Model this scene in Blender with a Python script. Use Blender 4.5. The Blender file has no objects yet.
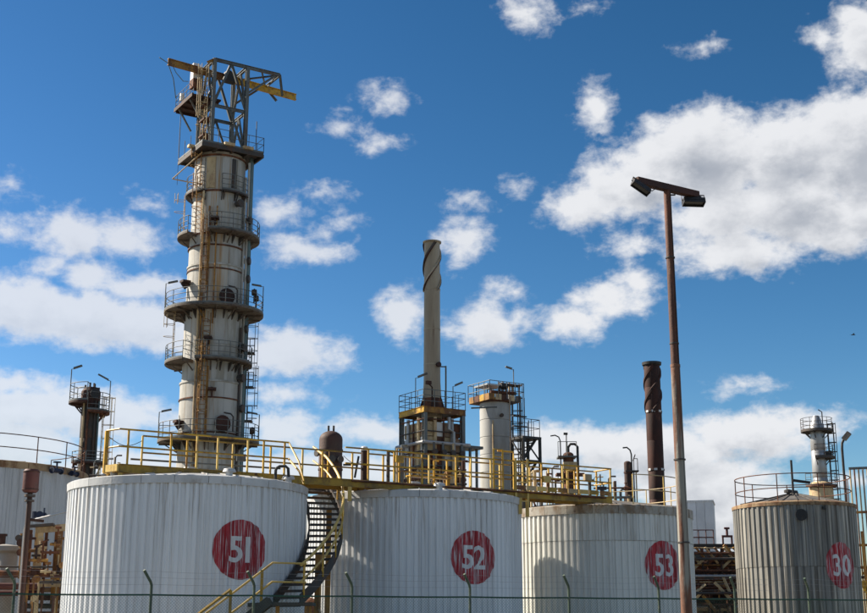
import bpy, bmesh, math, random
from mathutils import Vector, Matrix
random.seed(7)
SC = bpy.context.scene
COL = SC.collection
R = math.radians

# ---------------------------------------------------------------- camera
FPX = 1285.0; PITCH = R(14.05); EYE = 1.6
cam_d = bpy.data.cameras.new('camera'); cam = bpy.data.objects.new('camera', cam_d); COL.objects.link(cam)
cam_d.sensor_width = 36; cam_d.lens = FPX/867*36; cam_d.clip_end = 6000; cam_d.clip_start = .5
cam.location = (0, 0, EYE); cam.rotation_euler = (math.pi/2 + PITCH, 0, 0)
SC.camera = cam

def P(u, v, Y):
    """point on the sight line of photo position (u, v) at distance Y"""
    dx = (u-433.5)/FPX; dy = (306.5-v)/FPX
    ry = math.cos(PITCH) - dy*math.sin(PITCH); rz = math.sin(PITCH) + dy*math.cos(PITCH)
    return Vector((dx*Y/ry, Y, EYE + rz*Y/ry))
def Z(v, Y): return P(433, v, Y).z

# ---------------------------------------------------------------- light
SUN_EL, SUN_AZ = R(37), R(-72.5)          # azimuth from +Y (view direction), negative = left
EXPOSURE = 1.0
sun_d = bpy.data.lights.new('sun', 'SUN'); sun = bpy.data.objects.new('sun', sun_d); COL.objects.link(sun)
sun_d.energy = 5.0; sun_d.angle = R(.53); sun_d.color = (1, .90, .76)
sdir = Vector((math.sin(SUN_AZ)*math.cos(SUN_EL), math.cos(SUN_AZ)*math.cos(SUN_EL), math.sin(SUN_EL)))
sun.rotation_euler = sdir.to_track_quat('Z', 'Y').to_euler()
SC.view_settings.view_transform = 'Standard'; SC.view_settings.look = 'None'
SC.view_settings.exposure = EXPOSURE; SC.view_settings.gamma = 1

# ---------------------------------------------------------------- sky with clouds (by azimuth and elevation)
W = bpy.data.worlds.new('World'); SC.world = W; W.use_nodes = True
nt = W.node_tree; nt.nodes.clear()
def N(t, **k):
    n = nt.nodes.new(t)
    for a, b in k.items(): setattr(n, a, b)
    return n
def LK(a, b): nt.links.new(a, b)
def MA(op, a, b=None, c=None, clamp=False):
    n = N('ShaderNodeMath', operation=op, use_clamp=clamp)
    for i, x in enumerate((a, b, c)):
        if x is None: continue
        if isinstance(x, (int, float)): n.inputs[i].default_value = x
        else: LK(x, n.inputs[i])
    return n.outputs[0]
out = N('ShaderNodeOutputWorld'); bg = N('ShaderNodeBackground'); LK(bg.outputs[0], out.inputs[0])
sky = N('ShaderNodeTexSky', sky_type='NISHITA'); sky.sun_disc = False
sky.sun_elevation = SUN_EL; sky.sun_rotation = SUN_AZ; sky.altitude = 200; sky.air_density = 1.0; sky.dust_density = .25; sky.ozone_density = 2.6
hs = N('ShaderNodeHueSaturation'); hs.inputs['Saturation'].default_value = 1.12; hs.inputs['Value'].default_value = .93
LK(sky.outputs[0], hs.inputs['Color'])
# deeper, polarised-looking blue: a fixed contrast curve on the whole sky
ssx = N('ShaderNodeSeparateColor'); LK(hs.outputs[0], ssx.inputs[0]); cbx = N('ShaderNodeCombineColor')
for i, (k_, g_) in enumerate(((2.30, 1.70), (1.66, 1.42), (1.77, 1.55))):
    x_ = MA('MULTIPLY', MA('POWER', MA('MULTIPLY', ssx.outputs[i], .095), g_), k_/.095)
    LK(MA('MINIMUM', x_, 9.0), cbx.inputs[i])
SKYC = cbx.outputs[0]
tc = N('ShaderNodeTexCoord'); sp = N('ShaderNodeSeparateXYZ'); LK(tc.outputs['Generated'], sp.inputs[0])
az = MA('MULTIPLY', MA('ARCTAN2', sp.outputs[0], sp.outputs[1]), 57.2958)
el = MA('MULTIPLY', MA('ARCSINE', sp.outputs[2]), 57.2958)
co = N('ShaderNodeCombineXYZ'); LK(az, co.inputs[0]); LK(el, co.inputs[1]); AE = co.outputs[0]
def noise(vec, scale, detail, rough, off=(0, 0, 0), stretch=(1, 1, 1), dist=0.0):
    m = N('ShaderNodeVectorMath', operation='MULTIPLY_ADD'); LK(vec, m.inputs[0])
    m.inputs[1].default_value = stretch; m.inputs[2].default_value = off
    n = N('ShaderNodeTexNoise'); n.inputs['Scale'].default_value = scale; n.inputs['Detail'].default_value = detail
    n.inputs['Roughness'].default_value = rough; n.inputs['Distortion'].default_value = dist
    LK(m.outputs[0], n.inputs['Vector']); return n.outputs['Fac']
# clouds: (azimuth px, elevation px, half width, half height) measured on the photo, turned into degrees
CL = [(588,203,46,24),(640,182,62,40),(700,160,74,56),(785,156,72,44),(860,150,74,60),(935,190,80,62),(742,250,66,24),(835,232,62,26),(720,215,60,34),(790,205,80,40),(860,215,60,30),
 (526,12,24,18),(862,42,36,38),(826,32,24,16),(596,110,19,24),(383,97,21,15),(345,127,24,10),(378,143,28,8),(278,214,28,15),
 (325,194,22,9),(344,219,16,10),(322,232,14,14),(300,252,46,13),(402,316,27,26),(487,326,43,24),(505,294,20,13),(463,246,26,24),(575,320,40,18),
 (612,300,42,20),(630,282,28,20),(632,245,32,13),(15,188,17,11),(155,201,21,9),(8,228,22,17),(75,236,46,25),(128,238,34,18),(45,270,26,14),
 (85,276,40,17),(135,286,50,16),(10,308,80,30),(95,320,130,27),(180,335,80,20),(285,352,64,25),(0,384,80,14),(65,410,125,26),(282,395,40,9),
 (283,426,44,21),(372,428,52,14),(0,445,80,30),(130,470,90,26),(650,452,100,30),(745,437,74,26),(800,425,46,16),(690,478,90,28),(560,446,74,22),
 (735,520,90,44),(740,388,30,9),(515,187,13,9),(699,49,20,7),(467,203,20,9),(390,300,12,10),(330,470,120,22),(500,480,90,26),(860,476,30,10),(585,8,12,6)]
DEG = 57.2958/FPX
def aedeg(u, v):
    p = P(u, v, 100.) - Vector((0, 0, EYE))
    return math.degrees(math.atan2(p.x, p.y)), math.degrees(math.asin(p.normalized().z))
far = noise(tc.outputs['Generated'], 3.1, 6, .58, (3.3, 1.2, .4), (1, 1, 2.6))
aw = MA('ABSOLUTE', az)
outm = MA('MAXIMUM', MA('MULTIPLY_ADD', aw, .25, -5.2, True), MA('MULTIPLY_ADD', el, .2, -5.8, True), clamp=True)
fard = MA('SUBTRACT', MA('MULTIPLY_ADD', MA('SUBTRACT', far, .56), 14.0, 0), MA('MULTIPLY', MA('SUBTRACT', 1.0, outm), 12))
def shift(vec, dx, dy):
    o = N('ShaderNodeVectorMath', operation='ADD'); LK(vec, o.inputs[0]); o.inputs[1].default_value = (dx, dy, 0); return o.outputs[0]
def cloud_field(vec, detail=9, big=False):
    n1 = N('ShaderNodeTexNoise'); n1.inputs['Scale'].default_value = .36; n1.inputs['Detail'].default_value = 6; n1.inputs['Roughness'].default_value = .55
    LK(vec, n1.inputs['Vector'])
    wv = N('ShaderNodeVectorMath', operation='MULTIPLY_ADD'); LK(n1.outputs['Color'], wv.inputs[0]); wv.inputs[1].default_value = (2.2, 1.5, 0)
    LK(shift(vec, -1.1, -.75), wv.inputs[2])
    flat = N('ShaderNodeVectorMath', operation='MULTIPLY'); LK(wv.outputs[0], flat.inputs[0]); flat.inputs[1].default_value = (1, 1, 0)
    dmin = None
    for (u, v, a, b) in CL:
        if big and a*b < 900: continue
        A, E = aedeg(u, v); s = (1/(a*DEG), 1/(b*DEG), 0)
        m = N('ShaderNodeVectorMath', operation='MULTIPLY_ADD'); LK(flat.outputs[0], m.inputs[0]); m.inputs[1].default_value = s
        m.inputs[2].default_value = (-A*s[0], -E*s[1], 0)
        l = N('ShaderNodeVectorMath', operation='LENGTH'); LK(m.outputs[0], l.inputs[0])
        sz = (a*b*b)**(1/3)*DEG                      # signed depth inside the cloud, in degrees
        q = MA('MULTIPLY_ADD', l.outputs['Value'], -sz, sz-(.16 if a < 35 and b < 18 else 0))
        dmin = q if dmin is None else MA('SMOOTH_MAX', dmin, q, .25)
    d = MA('MAXIMUM', dmin, fard)
    fine = noise(vec, .80, detail, .60, (7.1, 2.2, 0), (1, 1.35, 0), .15)
    wisp = noise(vec, 2.6, 5, .55, (1.7, 9.2, 0), (.7, 1.3, 0), .3)
    return MA('ADD', d, MA('ADD', MA('MULTIPLY_ADD', fine, 2.2, -1.15), MA('MULTIPLY_ADD', wisp, .55, -.28)))
dens = cloud_field(AE)
dsun = cloud_field(shift(AE, -.35, .75), 4, True)
def sstep(x, lo, hi, top=1.0):
    r = N('ShaderNodeMapRange', interpolation_type='SMOOTHSTEP'); LK(x, r.inputs[0]); r.inputs[1].default_value = lo; r.inputs[2].default_value = hi; r.inputs[4].default_value = top; return r.outputs[0]
alpha = sstep(dens, -.48, .72, .97)
thickness = MA('MULTIPLY_ADD', sstep(az, -6, 11), .6, .4)
sh1 = noise(AE, .25, 3, .5, (4.4, 1.1, 0), (1, 1.5, 0), .2)
shade = MA('MULTIPLY', MA('MULTIPLY', sstep(dsun, .15, 2.5), thickness), MA('MULTIPLY_ADD', sh1, 1.2, .2, True), clamp=True)
alpha = MA('MULTIPLY', alpha, MA('MULTIPLY_ADD', thickness, .35, .68, True))
cm = N('ShaderNodeMix', data_type='RGBA'); LK(shade, cm.inputs[0])
cm.inputs[6].default_value = (8.4, 8.5, 8.75, 1); cm.inputs[7].default_value = (3.5, 3.85, 4.5, 1)
mx = N('ShaderNodeMix', data_type='RGBA'); LK(alpha, mx.inputs[0]); LK(SKYC, mx.inputs[6]); LK(cm.outputs[2], mx.inputs[7])
LK(mx.outputs[2], bg.inputs[0]); bg.inputs[1].default_value = .0505

# ---------------------------------------------------------------- materials
def material(name, c1, c2=None, amount=.4, scale=2.0, stretch=(1, 1, .25), rough=.6, metal=0.0, c3=None, amount3=.35, scale3=9, stretch3=(1, 1, 1), bump=.15, bscale=12, vary=.12, runs=None, sharp=.12, spec=.5):
    """painted / rusty surface: base colour, a second colour in patches (rust, dirt), optional third; low relief"""
    m = bpy.data.materials.new(name); m.use_nodes = True
    t = m.node_tree; b = t.nodes['Principled BSDF']
    b.inputs['Roughness'].default_value = rough; b.inputs['Metallic'].default_value = metal
    b.inputs['Specular IOR Level'].default_value = spec
    def n(ty, **k):
        x = t.nodes.new(ty)
        for a, bb in k.items(): setattr(x, a, bb)
        return x
    tcn = n('ShaderNodeTexCoord'); oi = n('ShaderNodeObjectInfo')
    ad = n('ShaderNodeVectorMath', operation='ADD'); t.links.new(tcn.outputs['Object'], ad.inputs[0])
    sc_ = n('ShaderNodeVectorMath', operation='SCALE'); sc_.inputs[0].default_value = (37, 17, 23); t.links.new(oi.outputs['Random'], sc_.inputs['Scale'])
    t.links.new(sc_.outputs[0], ad.inputs[1])
    def nz(scale, stretch, detail=6, rough=.6):
        v = n('ShaderNodeVectorMath', operation='MULTIPLY'); t.links.new(ad.outputs[0], v.inputs[0]); v.inputs[1].default_value = stretch
        x = n('ShaderNodeTexNoise'); x.inputs['Scale'].default_value = scale; x.inputs['Detail'].default_value = detail; x.inputs['Roughness'].default_value = rough
        t.links.new(v.outputs[0], x.inputs['Vector']); return x.outputs['Fac']
    col = None
    def mix(fac, a, bcol):
        x = n('ShaderNodeMix', data_type='RGBA'); t.links.new(fac, x.inputs[0])
        if isinstance(a, tuple): x.inputs[6].default_value = (*a, 1)
        else: t.links.new(a, x.inputs[6])
        x.inputs[7].default_value = (*bcol, 1); return x.outputs[2]
    col = c1
    dark = tuple(x*(.72 if 'cladding' not in name else .86) for x in c1)
    g = n('ShaderNodeMapRange'); t.links.new(nz(scale*.7, stretch), g.inputs[0]); g.inputs[1].default_value = .3; g.inputs[2].default_value = .75
    col = mix(g.outputs[0], col, dark)
    fac2 = None
    if c2:
        g = n('ShaderNodeMapRange', interpolation_type='SMOOTHSTEP'); t.links.new(nz(scale, stretch, 8, .65), g.inputs[0])
        g.inputs[1].default_value = 1-amount-sharp; g.inputs[2].default_value = 1-amount+sharp
        col = mix(g.outputs[0], col, c2); fac2 = g.outputs[0]
    if c3:
        g = n('ShaderNodeMapRange', interpolation_type='SMOOTHSTEP'); t.links.new(nz(scale3, stretch3, 6, .6), g.inputs[0])
        g.inputs[1].default_value = 1-amount3-.06; g.inputs[2].default_value = 1-amount3+.06
        col = mix(g.outputs[0], col, c3)
    if runs:
        sx_ = n('ShaderNodeSeparateXYZ'); t.links.new(tcn.outputs['Object'], sx_.inputs[0])
        zr_ = n('ShaderNodeMapRange'); t.links.new(sx_.outputs[2], zr_.inputs[0]); zr_.inputs[1].default_value = runs[0]; zr_.inputs[2].default_value = runs[1]
        st_ = n('ShaderNodeMapRange', interpolation_type='SMOOTHSTEP'); t.links.new(nz(5.5, (2.2, 2.2, .07), 6, .6), st_.inputs[0]); st_.inputs[1].default_value = .52; st_.inputs[2].default_value = .66
        mm_ = n('ShaderNodeMath', operation='MULTIPLY'); t.links.new(zr_.outputs[0], mm_.inputs[0]); t.links.new(st_.outputs[0], mm_.inputs[1])
        m2_ = n('ShaderNodeMath', operation='MULTIPLY'); t.links.new(mm_.outputs[0], m2_.inputs[0]); m2_.inputs[1].default_value = .75
        col = mix(m2_.outputs[0], col, (.25, .20, .15))
    if vary:
        hv = n('ShaderNodeHueSaturation'); t.links.new(col, hv.inputs['Color'])
        mm = n('ShaderNodeMapRange'); t.links.new(oi.outputs['Random'], mm.inputs[0]); mm.inputs[3].default_value = 1-vary; mm.inputs[4].default_value = 1+vary*.5
        t.links.new(mm.outputs[0], hv.inputs['Value']); col = hv.outputs[0]
    t.links.new(col, b.inputs['Base Color'])
    if bump:
        bp = n('ShaderNodeBump'); bp.inputs['Strength'].default_value = bump; bp.inputs['Distance'].default_value = .05
        t.links.new(nz(bscale, (1, 1, 1), 5), bp.inputs['Height']); t.links.new(bp.outputs[0], b.inputs['Normal'])
    return m

RUST = (.16, .055, .02); DRUST = (.055, .022, .012)
M = {}
M['clad'] = material('white_painted_cladding', (.76, .78, .79), (.56, .55, .52), .26, 1.3, (1, 1, .12), rough=.42, c3=(.34, .25, .17), amount3=.24, scale3=3.5, stretch3=(2, 2, .12), bump=.16, bscale=1.1, vary=.09, spec=.45, runs=(2.6, 6.2))
M['clad2'] = material('cream_painted_cladding', (.72, .72, .67), (.42, .39, .33), .34, 1.3, (1, 1, .12), rough=.5, c3=(.33, .23, .15), amount3=.28, scale3=3.5, stretch3=(2, 2, .12), bump=.16, bscale=1.1, vary=.09, runs=(2.6, 6.2))
M['cladold'] = material('weathered_grey_cladding', (.34, .335, .305), (.15, .135, .11), .50, 2.2, (1.6, 1.6, .06), rough=.5, metal=.1, c3=(.48, .45, .38), amount3=.40, scale3=3.0, stretch3=(2, 2, .06), bump=.12, bscale=2, vary=.30)
M['cladgrey'] = material('blue_grey_cladding', (.46, .48, .50), (.30, .30, .30), .45, 1.5, (1, 1, .12), rough=.6, bump=.1, bscale=2, vary=.05)
M['rim'] = material('off_white_rim_metal', (.62, .63, .63), (.34, .31, .27), .36, 2.2, (1, 1, .6), rough=.5, c3=(.24, .13, .06), amount3=.27, scale3=5, vary=.08)
M['rimrust'] = material('rusty_tan_rim', (.36, .25, .14), (.15, .07, .03), .48, 3, (1, 1, .6), rough=.8)
M['rimdirty'] = material('dirty_cream_rim', (.44, .41, .35), (.22, .15, .09), .46, 2.6, (1, 1, .5), rough=.7, c3=(.10, .07, .05), amount3=.33, scale3=4)
M['roof'] = material('dusty_roof_metal', (.55, .56, .56), (.34, .30, .26), .4, 1.2, (1, 1, 1), rough=.55)
M['roofdark'] = material('dark_roof_metal', (.13, .12, .11), (.07, .06, .05), .5, 1.2, (1, 1, 1), rough=.7)
M['yellow'] = material('old_yellow_paint', (.62, .36, .022), (.22, .10, .03), .43, 3.2, (1, 1, .8), rough=.55, c3=(.06, .035, .02), amount3=.30, scale3=8, vary=.15)
M['yellowpale'] = material('pale_yellow_paint', (.76, .52, .14), (.30, .17, .06), .38, 4, (1, 1, .5), rough=.5, c3=(.10, .06, .03), amount3=.28, scale3=9, vary=.15)
M['olive'] = material('grimy_yellow_beam', (.46, .28, .03), (.17, .11, .03), .48, 1.6, (1, 1, .8), rough=.65, c3=(.10, .035, .015), amount3=.36, scale3=2.6)
M['shell'] = material('weathered_column_shell', (.50, .49, .45), (.27, .25, .20), .47, .9, (1.2, 1.2, .16), rough=.6, c3=(.33, .15, .05), amount3=.33, scale3=1.6, stretch3=(2.4, 2.4, .10), bump=.2, bscale=3, vary=.06)
M['shellgrey'] = material('grey_insulation_cladding', (.42, .42, .40), (.30, .29, .26), .42, 1.2, (1, 1, .3), rough=.65, bump=.08, c3=(.22, .19, .15), amount3=.28, scale3=2, stretch3=(1.5, 1.5, .2), vary=.06)
M['steel'] = material('grey_structural_steel', (.13, .15, .15), (.10, .07, .05), .40, 2, (1, 1, .5), rough=.6, c3=(.16, .065, .028), amount3=.33, scale3=4, vary=.15)
M['dark'] = material('dark_weathered_steel', (.055, .05, .045), (.09, .045, .025), .42, 2.5, (1, 1, .6), rough=.7, vary=.1)
M['rust'] = material('rusted_steel', (.20, .072, .030), (.055, .022, .013), .52, 2.4, (1, 1, .5), rough=.85, c3=(.30, .16, .085), amount3=.30, scale3=4, vary=.15)
M['rustdark'] = material('dark_rusted_steel', (.070, .025, .016), (.03, .014, .010), .5, 2.0, (1, 1, .3), rough=.8, c3=(.17, .08, .045), amount3=.32, scale3=2.5, stretch3=(1, 1, .4))
M['rustyellow'] = material('yellow_paint_gone_to_rust', (.46, .24, .05), (.17, .075, .03), .50, 2.4, (1, 1, .4), rough=.8, c3=(.42, .34, .22), amount3=.33, scale3=3.4, vary=.25)
M['cream'] = material('cream_painted_steel', (.60, .46, .26), (.28, .16, .08), .40, 2.4, (1, 1, .4), rough=.7, c3=(.12, .05, .025), amount3=.33, scale3=4.5, vary=.25)
M['tan'] = material('tan_stack_metal', (.43, .36, .255), (.26, .205, .135), .5, .9, (1, 1, .12), rough=.55, c3=(.15, .09, .05), amount3=.30, scale3=1.5, stretch3=(1.5, 1.5, .1), vary=0)
M['brick'] = material('heater_casing', (.38, .28, .19), (.22, .11, .06), .48, 1.5, (1, 1, .5), rough=.85, c3=(.50, .45, .37), amount3=.36, scale3=2.2, vary=.30)
M['white'] = material('white_paint', (.74, .74, .72), (.5, .48, .44), .3, 2, rough=.5)
M['shellrust'] = material('rust_stained_shell', (.50, .48, .42), (.38, .22, .09), .42, 1.4, (3, 3, .10), rough=.7, c3=(.42, .24, .07), amount3=.36, scale3=2.6, stretch3=(3, 3, .12), bump=.2, bscale=3, vary=.1)
M['polerust'] = material('rust_brown_pole', (.17, .058, .028), (.07, .028, .017), .5, 3, (1, 1, .4), rough=.75, c3=(.24, .13, .08), amount3=.36, scale3=3, stretch3=(2.4, 2.4, .3), vary=0)
M['stackrust'] = material('sooty_rust_stack', (.062, .020, .013), (.028, .012, .009), .5, 2.0, (1, 1, .3), rough=.85, c3=(.13, .055, .032), amount3=.30, scale3=2.5, stretch3=(1, 1, .4))
M['silver'] = material('dull_aluminium', (.42, .42, .42), (.26, .24, .22), .4, 2, rough=.4, metal=.5)
M['blue'] = material('blue_valve_paint', (.008, .018, .05), (.05, .05, .06), .35, 4, rough=.5)
M['maroon'] = material('maroon_paint', (.105, .028, .022), (.07, .03, .025), .42, 2.5, (1, 1, .5), rough=.65)
M['teal'] = material('teal_grey_pipe', (.12, .19, .19), (.07, .08, .08), .4, 1.4, (1, 1, .2), rough=.5)
M['green'] = material('green_fence_coating', (.018, .085, .055), (.03, .05, .035), .35, 5, rough=.45, vary=.1)
M['greenworn'] = material('worn_green_post', (.085, .12, .075), (.04, .07, .05), .5, 8, rough=.6, c3=(.30, .24, .16), amount3=.35, scale3=14)
M['pole'] = material('rusted_lamp_pole', (.19, .075, .035), (.085, .035, .02), .46, 3.0, (1, 1, .35), rough=.7, c3=(.26, .25, .21), amount3=.47, scale3=2.2, stretch3=(2.4, 2.4, .22), vary=0)
M['black'] = material('black_metal', (.018, .018, .018), (.035, .03, .025), .4, 6, rough=.6)
M['glass'] = material('floodlight_glass', (.07, .07, .065), None, rough=.12, bump=0)
M['concrete'] = material('concrete', (.36, .34, .31), (.25, .23, .2), .4, 1.2, (1, 1, 1), rough=.9)
M['bluewhite'] = material('plain_white_wall_panel', (.78, .79, .80), (.56, .57, .58), .4, .5, (1, 1, 1), rough=.6, vary=.04)
M['ground'] = material('oily_gravel_ground', (.14, .13, .11), (.09, .08, .07), .45, .35, (1, 1, 1), rough=.95, c3=(.24, .22, .18), amount3=.4, scale3=14, bump=.5, bscale=8, vary=0)
M['dig'] = material('worn_white_numeral', (.72, .73, .73), (.58, .52, .52), .12, 9, (1.6, 1.6, .35), rough=.5, bump=.05, vary=0, sharp=.05)
M['deck'] = material('dark_grating', (.07, .055, .035), (.12, .06, .03), .4, 3, (1, 1, 1), rough=.8)
M['skin'] = material('vessel_red_brown', (.060, .024, .016), (.05, .03, .02), .45, 2.2, (1, 1, .5), rough=.7, c3=(.2, .12, .06), amount3=.3, scale3=3)
def red_paint():
    m = material('streaked_red_paint', (.46, .018, .030), (.22, .010, .018), .45, 2.5, (1, 1, .3), rough=.55, c3=(.60, .57, .58), amount3=.43, scale3=7, stretch3=(4, 4, .15), bump=.05, vary=0)
    return m
M['red'] = red_paint()
# ---------------------------------------------------------------- helpers
class MB:
    """collects shapes, links them as one mesh"""
    def __init__(s): s.v = []; s.f = []; s.smooth = set()
    def poly(s, vs, fs, smooth=False):
        o = len(s.v); s.v += [tuple(x) for x in vs]
        for f in fs:
            if smooth: s.smooth.add(len(s.f))
            s.f.append(tuple(i+o for i in f))
        return s
    def box(s, c, d, rz=0):
        cx, cy, cz = c; x, y, z = d[0]/2, d[1]/2, d[2]/2
        ca, sa = math.cos(rz), math.sin(rz)
        vs = [(cx+a*ca-b*sa, cy+a*sa+b*ca, cz+e) for e in (-z, z) for a, b in ((-x, -y), (x, -y), (x, y), (-x, y))]
        return s.poly(vs, [(3, 2, 1, 0), (4, 5, 6, 7), (0, 1, 5, 4), (1, 2, 6, 5), (2, 3, 7, 6), (3, 0, 4, 7)])
    def frame(s, p, q, up=(0, 0, 1)):
        w = (Vector(q)-Vector(p)).normalized(); up = Vector(up)
        if abs(w.dot(up)) > .97: up = Vector((0, 1, 0))
        a = w.cross(up).normalized(); return a, a.cross(w).normalized()
    def beam(s, p, q, w, h=None, up=(0, 0, 1)):
        h = h or w; p, q = Vector(p), Vector(q); a, b = s.frame(p, q, up)
        vs = [e+a*x*w/2+b*y*h/2 for e in (p, q) for x, y in ((-1, -1), (1, -1), (1, 1), (-1, 1))]
        return s.poly(vs, [(0, 1, 2, 3), (7, 6, 5, 4), (1, 0, 4, 5), (2, 1, 5, 6), (3, 2, 6, 7), (0, 3, 7, 4)])
    def ibeam(s, p, q, w, h, t=.02, up=(0, 0, 1)):
        p, q = Vector(p), Vector(q); a, b = s.frame(p, q, up)
        s.beam(p, q, t, h-2*t, up)
        for k in (-1, 1):
            o = b*k*(h/2-t/2); s.beam(p+o, q+o, w, t, up)
        return s
    def tube(s, pts, r, n=8, cap=True, radii=None):
        pts = [Vector(p) for p in pts]; rings = []
        for i, p in enumerate(pts):
            d = (pts[min(i+1, len(pts)-1)]-pts[max(i-1, 0)]).normalized()
            if i == 0:
                up = Vector((0, 0, 1)) if abs(d.z) < .9 else Vector((0, 1, 0)); a = d.cross(up).normalized()
            else:
                a = (a - d*a.dot(d)).normalized()
            b = d.cross(a); rr = radii[i] if radii else r
            rings.append([p+a*rr*math.cos(2*math.pi*k/n)+b*rr*math.sin(2*math.pi*k/n) for k in range(n)])
        vs = [x for g in rings for x in g]
        fs = [(i*n+k, i*n+(k+1) % n, (i+1)*n+(k+1) % n, (i+1)*n+k) for i in range(len(pts)-1) for k in range(n)]
        s.poly(vs, fs, True)
        if cap:
            s.poly(rings[0], [tuple(range(n))][::-1]); s.poly(rings[-1], [tuple(range(n))])
        return s
    def lathe(s, prof, n=32, c=(0, 0), smooth=True, a0=0, a1=2*math.pi):
        full = abs(a1-a0-2*math.pi) < 1e-6; m = n if full else n+1
        vs = [(c[0]+r*math.cos(a0+(a1-a0)*k/n), c[1]+r*math.sin(a0+(a1-a0)*k/n), z) for r, z in prof for k in range(m)]
        fs = [(i*m+k, i*m+(k+1) % m, (i+1)*m+(k+1) % m, (i+1)*m+k) for i in range(len(prof)-1) for k in range(n)]
        return s.poly(vs, fs, smooth)
    def arc_plate(s, r0, r1, z0, z1, a0, a1, n=None, c=(0, 0)):
        """closed sector plate"""
        n = n or max(4, int(abs(a1-a0)/R(9))); vs = []
        for k in range(n+1):
            a = a0+(a1-a0)*k/n; ca, sa = math.cos(a), math.sin(a)
            for r, z in ((r0, z0), (r1, z0), (r1, z1), (r0, z1)): vs.append((c[0]+r*ca, c[1]+r*sa, z))
        fs = []
        for k in range(n):
            for j in range(4):
                fs.append((k*4+j, k*4+(j+1) % 4, (k+1)*4+(j+1) % 4, (k+1)*4+j))
        fs += [(3, 2, 1, 0), (n*4, n*4+1, n*4+2, n*4+3)]
        return s.poly(vs, fs)
    def mesh(s, name):
        me = bpy.data.meshes.new(name); me.from_pydata(s.v, [], s.f)
        if s.smooth:
            fl = [i in s.smooth for i in range(len(s.f))]
            me.polygons.foreach_set('use_smooth', fl)
        me.update(); me.set_sharp_from_angle(angle=R(32)); return me
    def build(s, name, m, parent=None, **k):
        me = s.mesh(name); me.materials.append(M[m] if isinstance(m, str) else m)
        return link(name, me, parent, **k)
def link(name, me, parent=None, loc=None, rz=None, label=None, kind=None):
    o = bpy.data.objects.new(name, me); COL.objects.link(o)
    if parent: o.parent = parent
    if loc is not None: o.location = loc
    if rz is not None: o.rotation_euler.z = rz
    if label: o['label'] = label
    if kind: o['kind'] = kind
    return o
def thing(name, label, cat, loc=(0, 0, 0), rz=0, group=None):
    o = bpy.data.objects.new(name, None); COL.objects.link(o); o.location = loc; o.rotation_euler.z = rz
    o.empty_display_size = .3
    o['label'] = label; o['category'] = cat
    if group: o['group'] = group
    return o
def tag(o, label, cat, group=None):
    o['label'] = label; o['category'] = cat
    if group: o['group'] = group
    return o
GR = math.atan2(.53, .85)                      # the plant's own grid is turned 32 degrees
E1 = Vector((math.cos(GR), math.sin(GR), 0)); E2 = Vector((-math.sin(GR), math.cos(GR), 0))
def polar(r, a, z=0): return Vector((r*math.cos(a), r*math.sin(a), z))

# ---------------------------------------------------------------- setting
g = MB(); S = 3000
g.poly([(-S, -200, 0), (S, -200, 0), (S, S*1.5, 0), (-S, S*1.5, 0)], [(0, 1, 2, 3)])
g.build('ground', 'ground', kind='structure')

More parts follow.
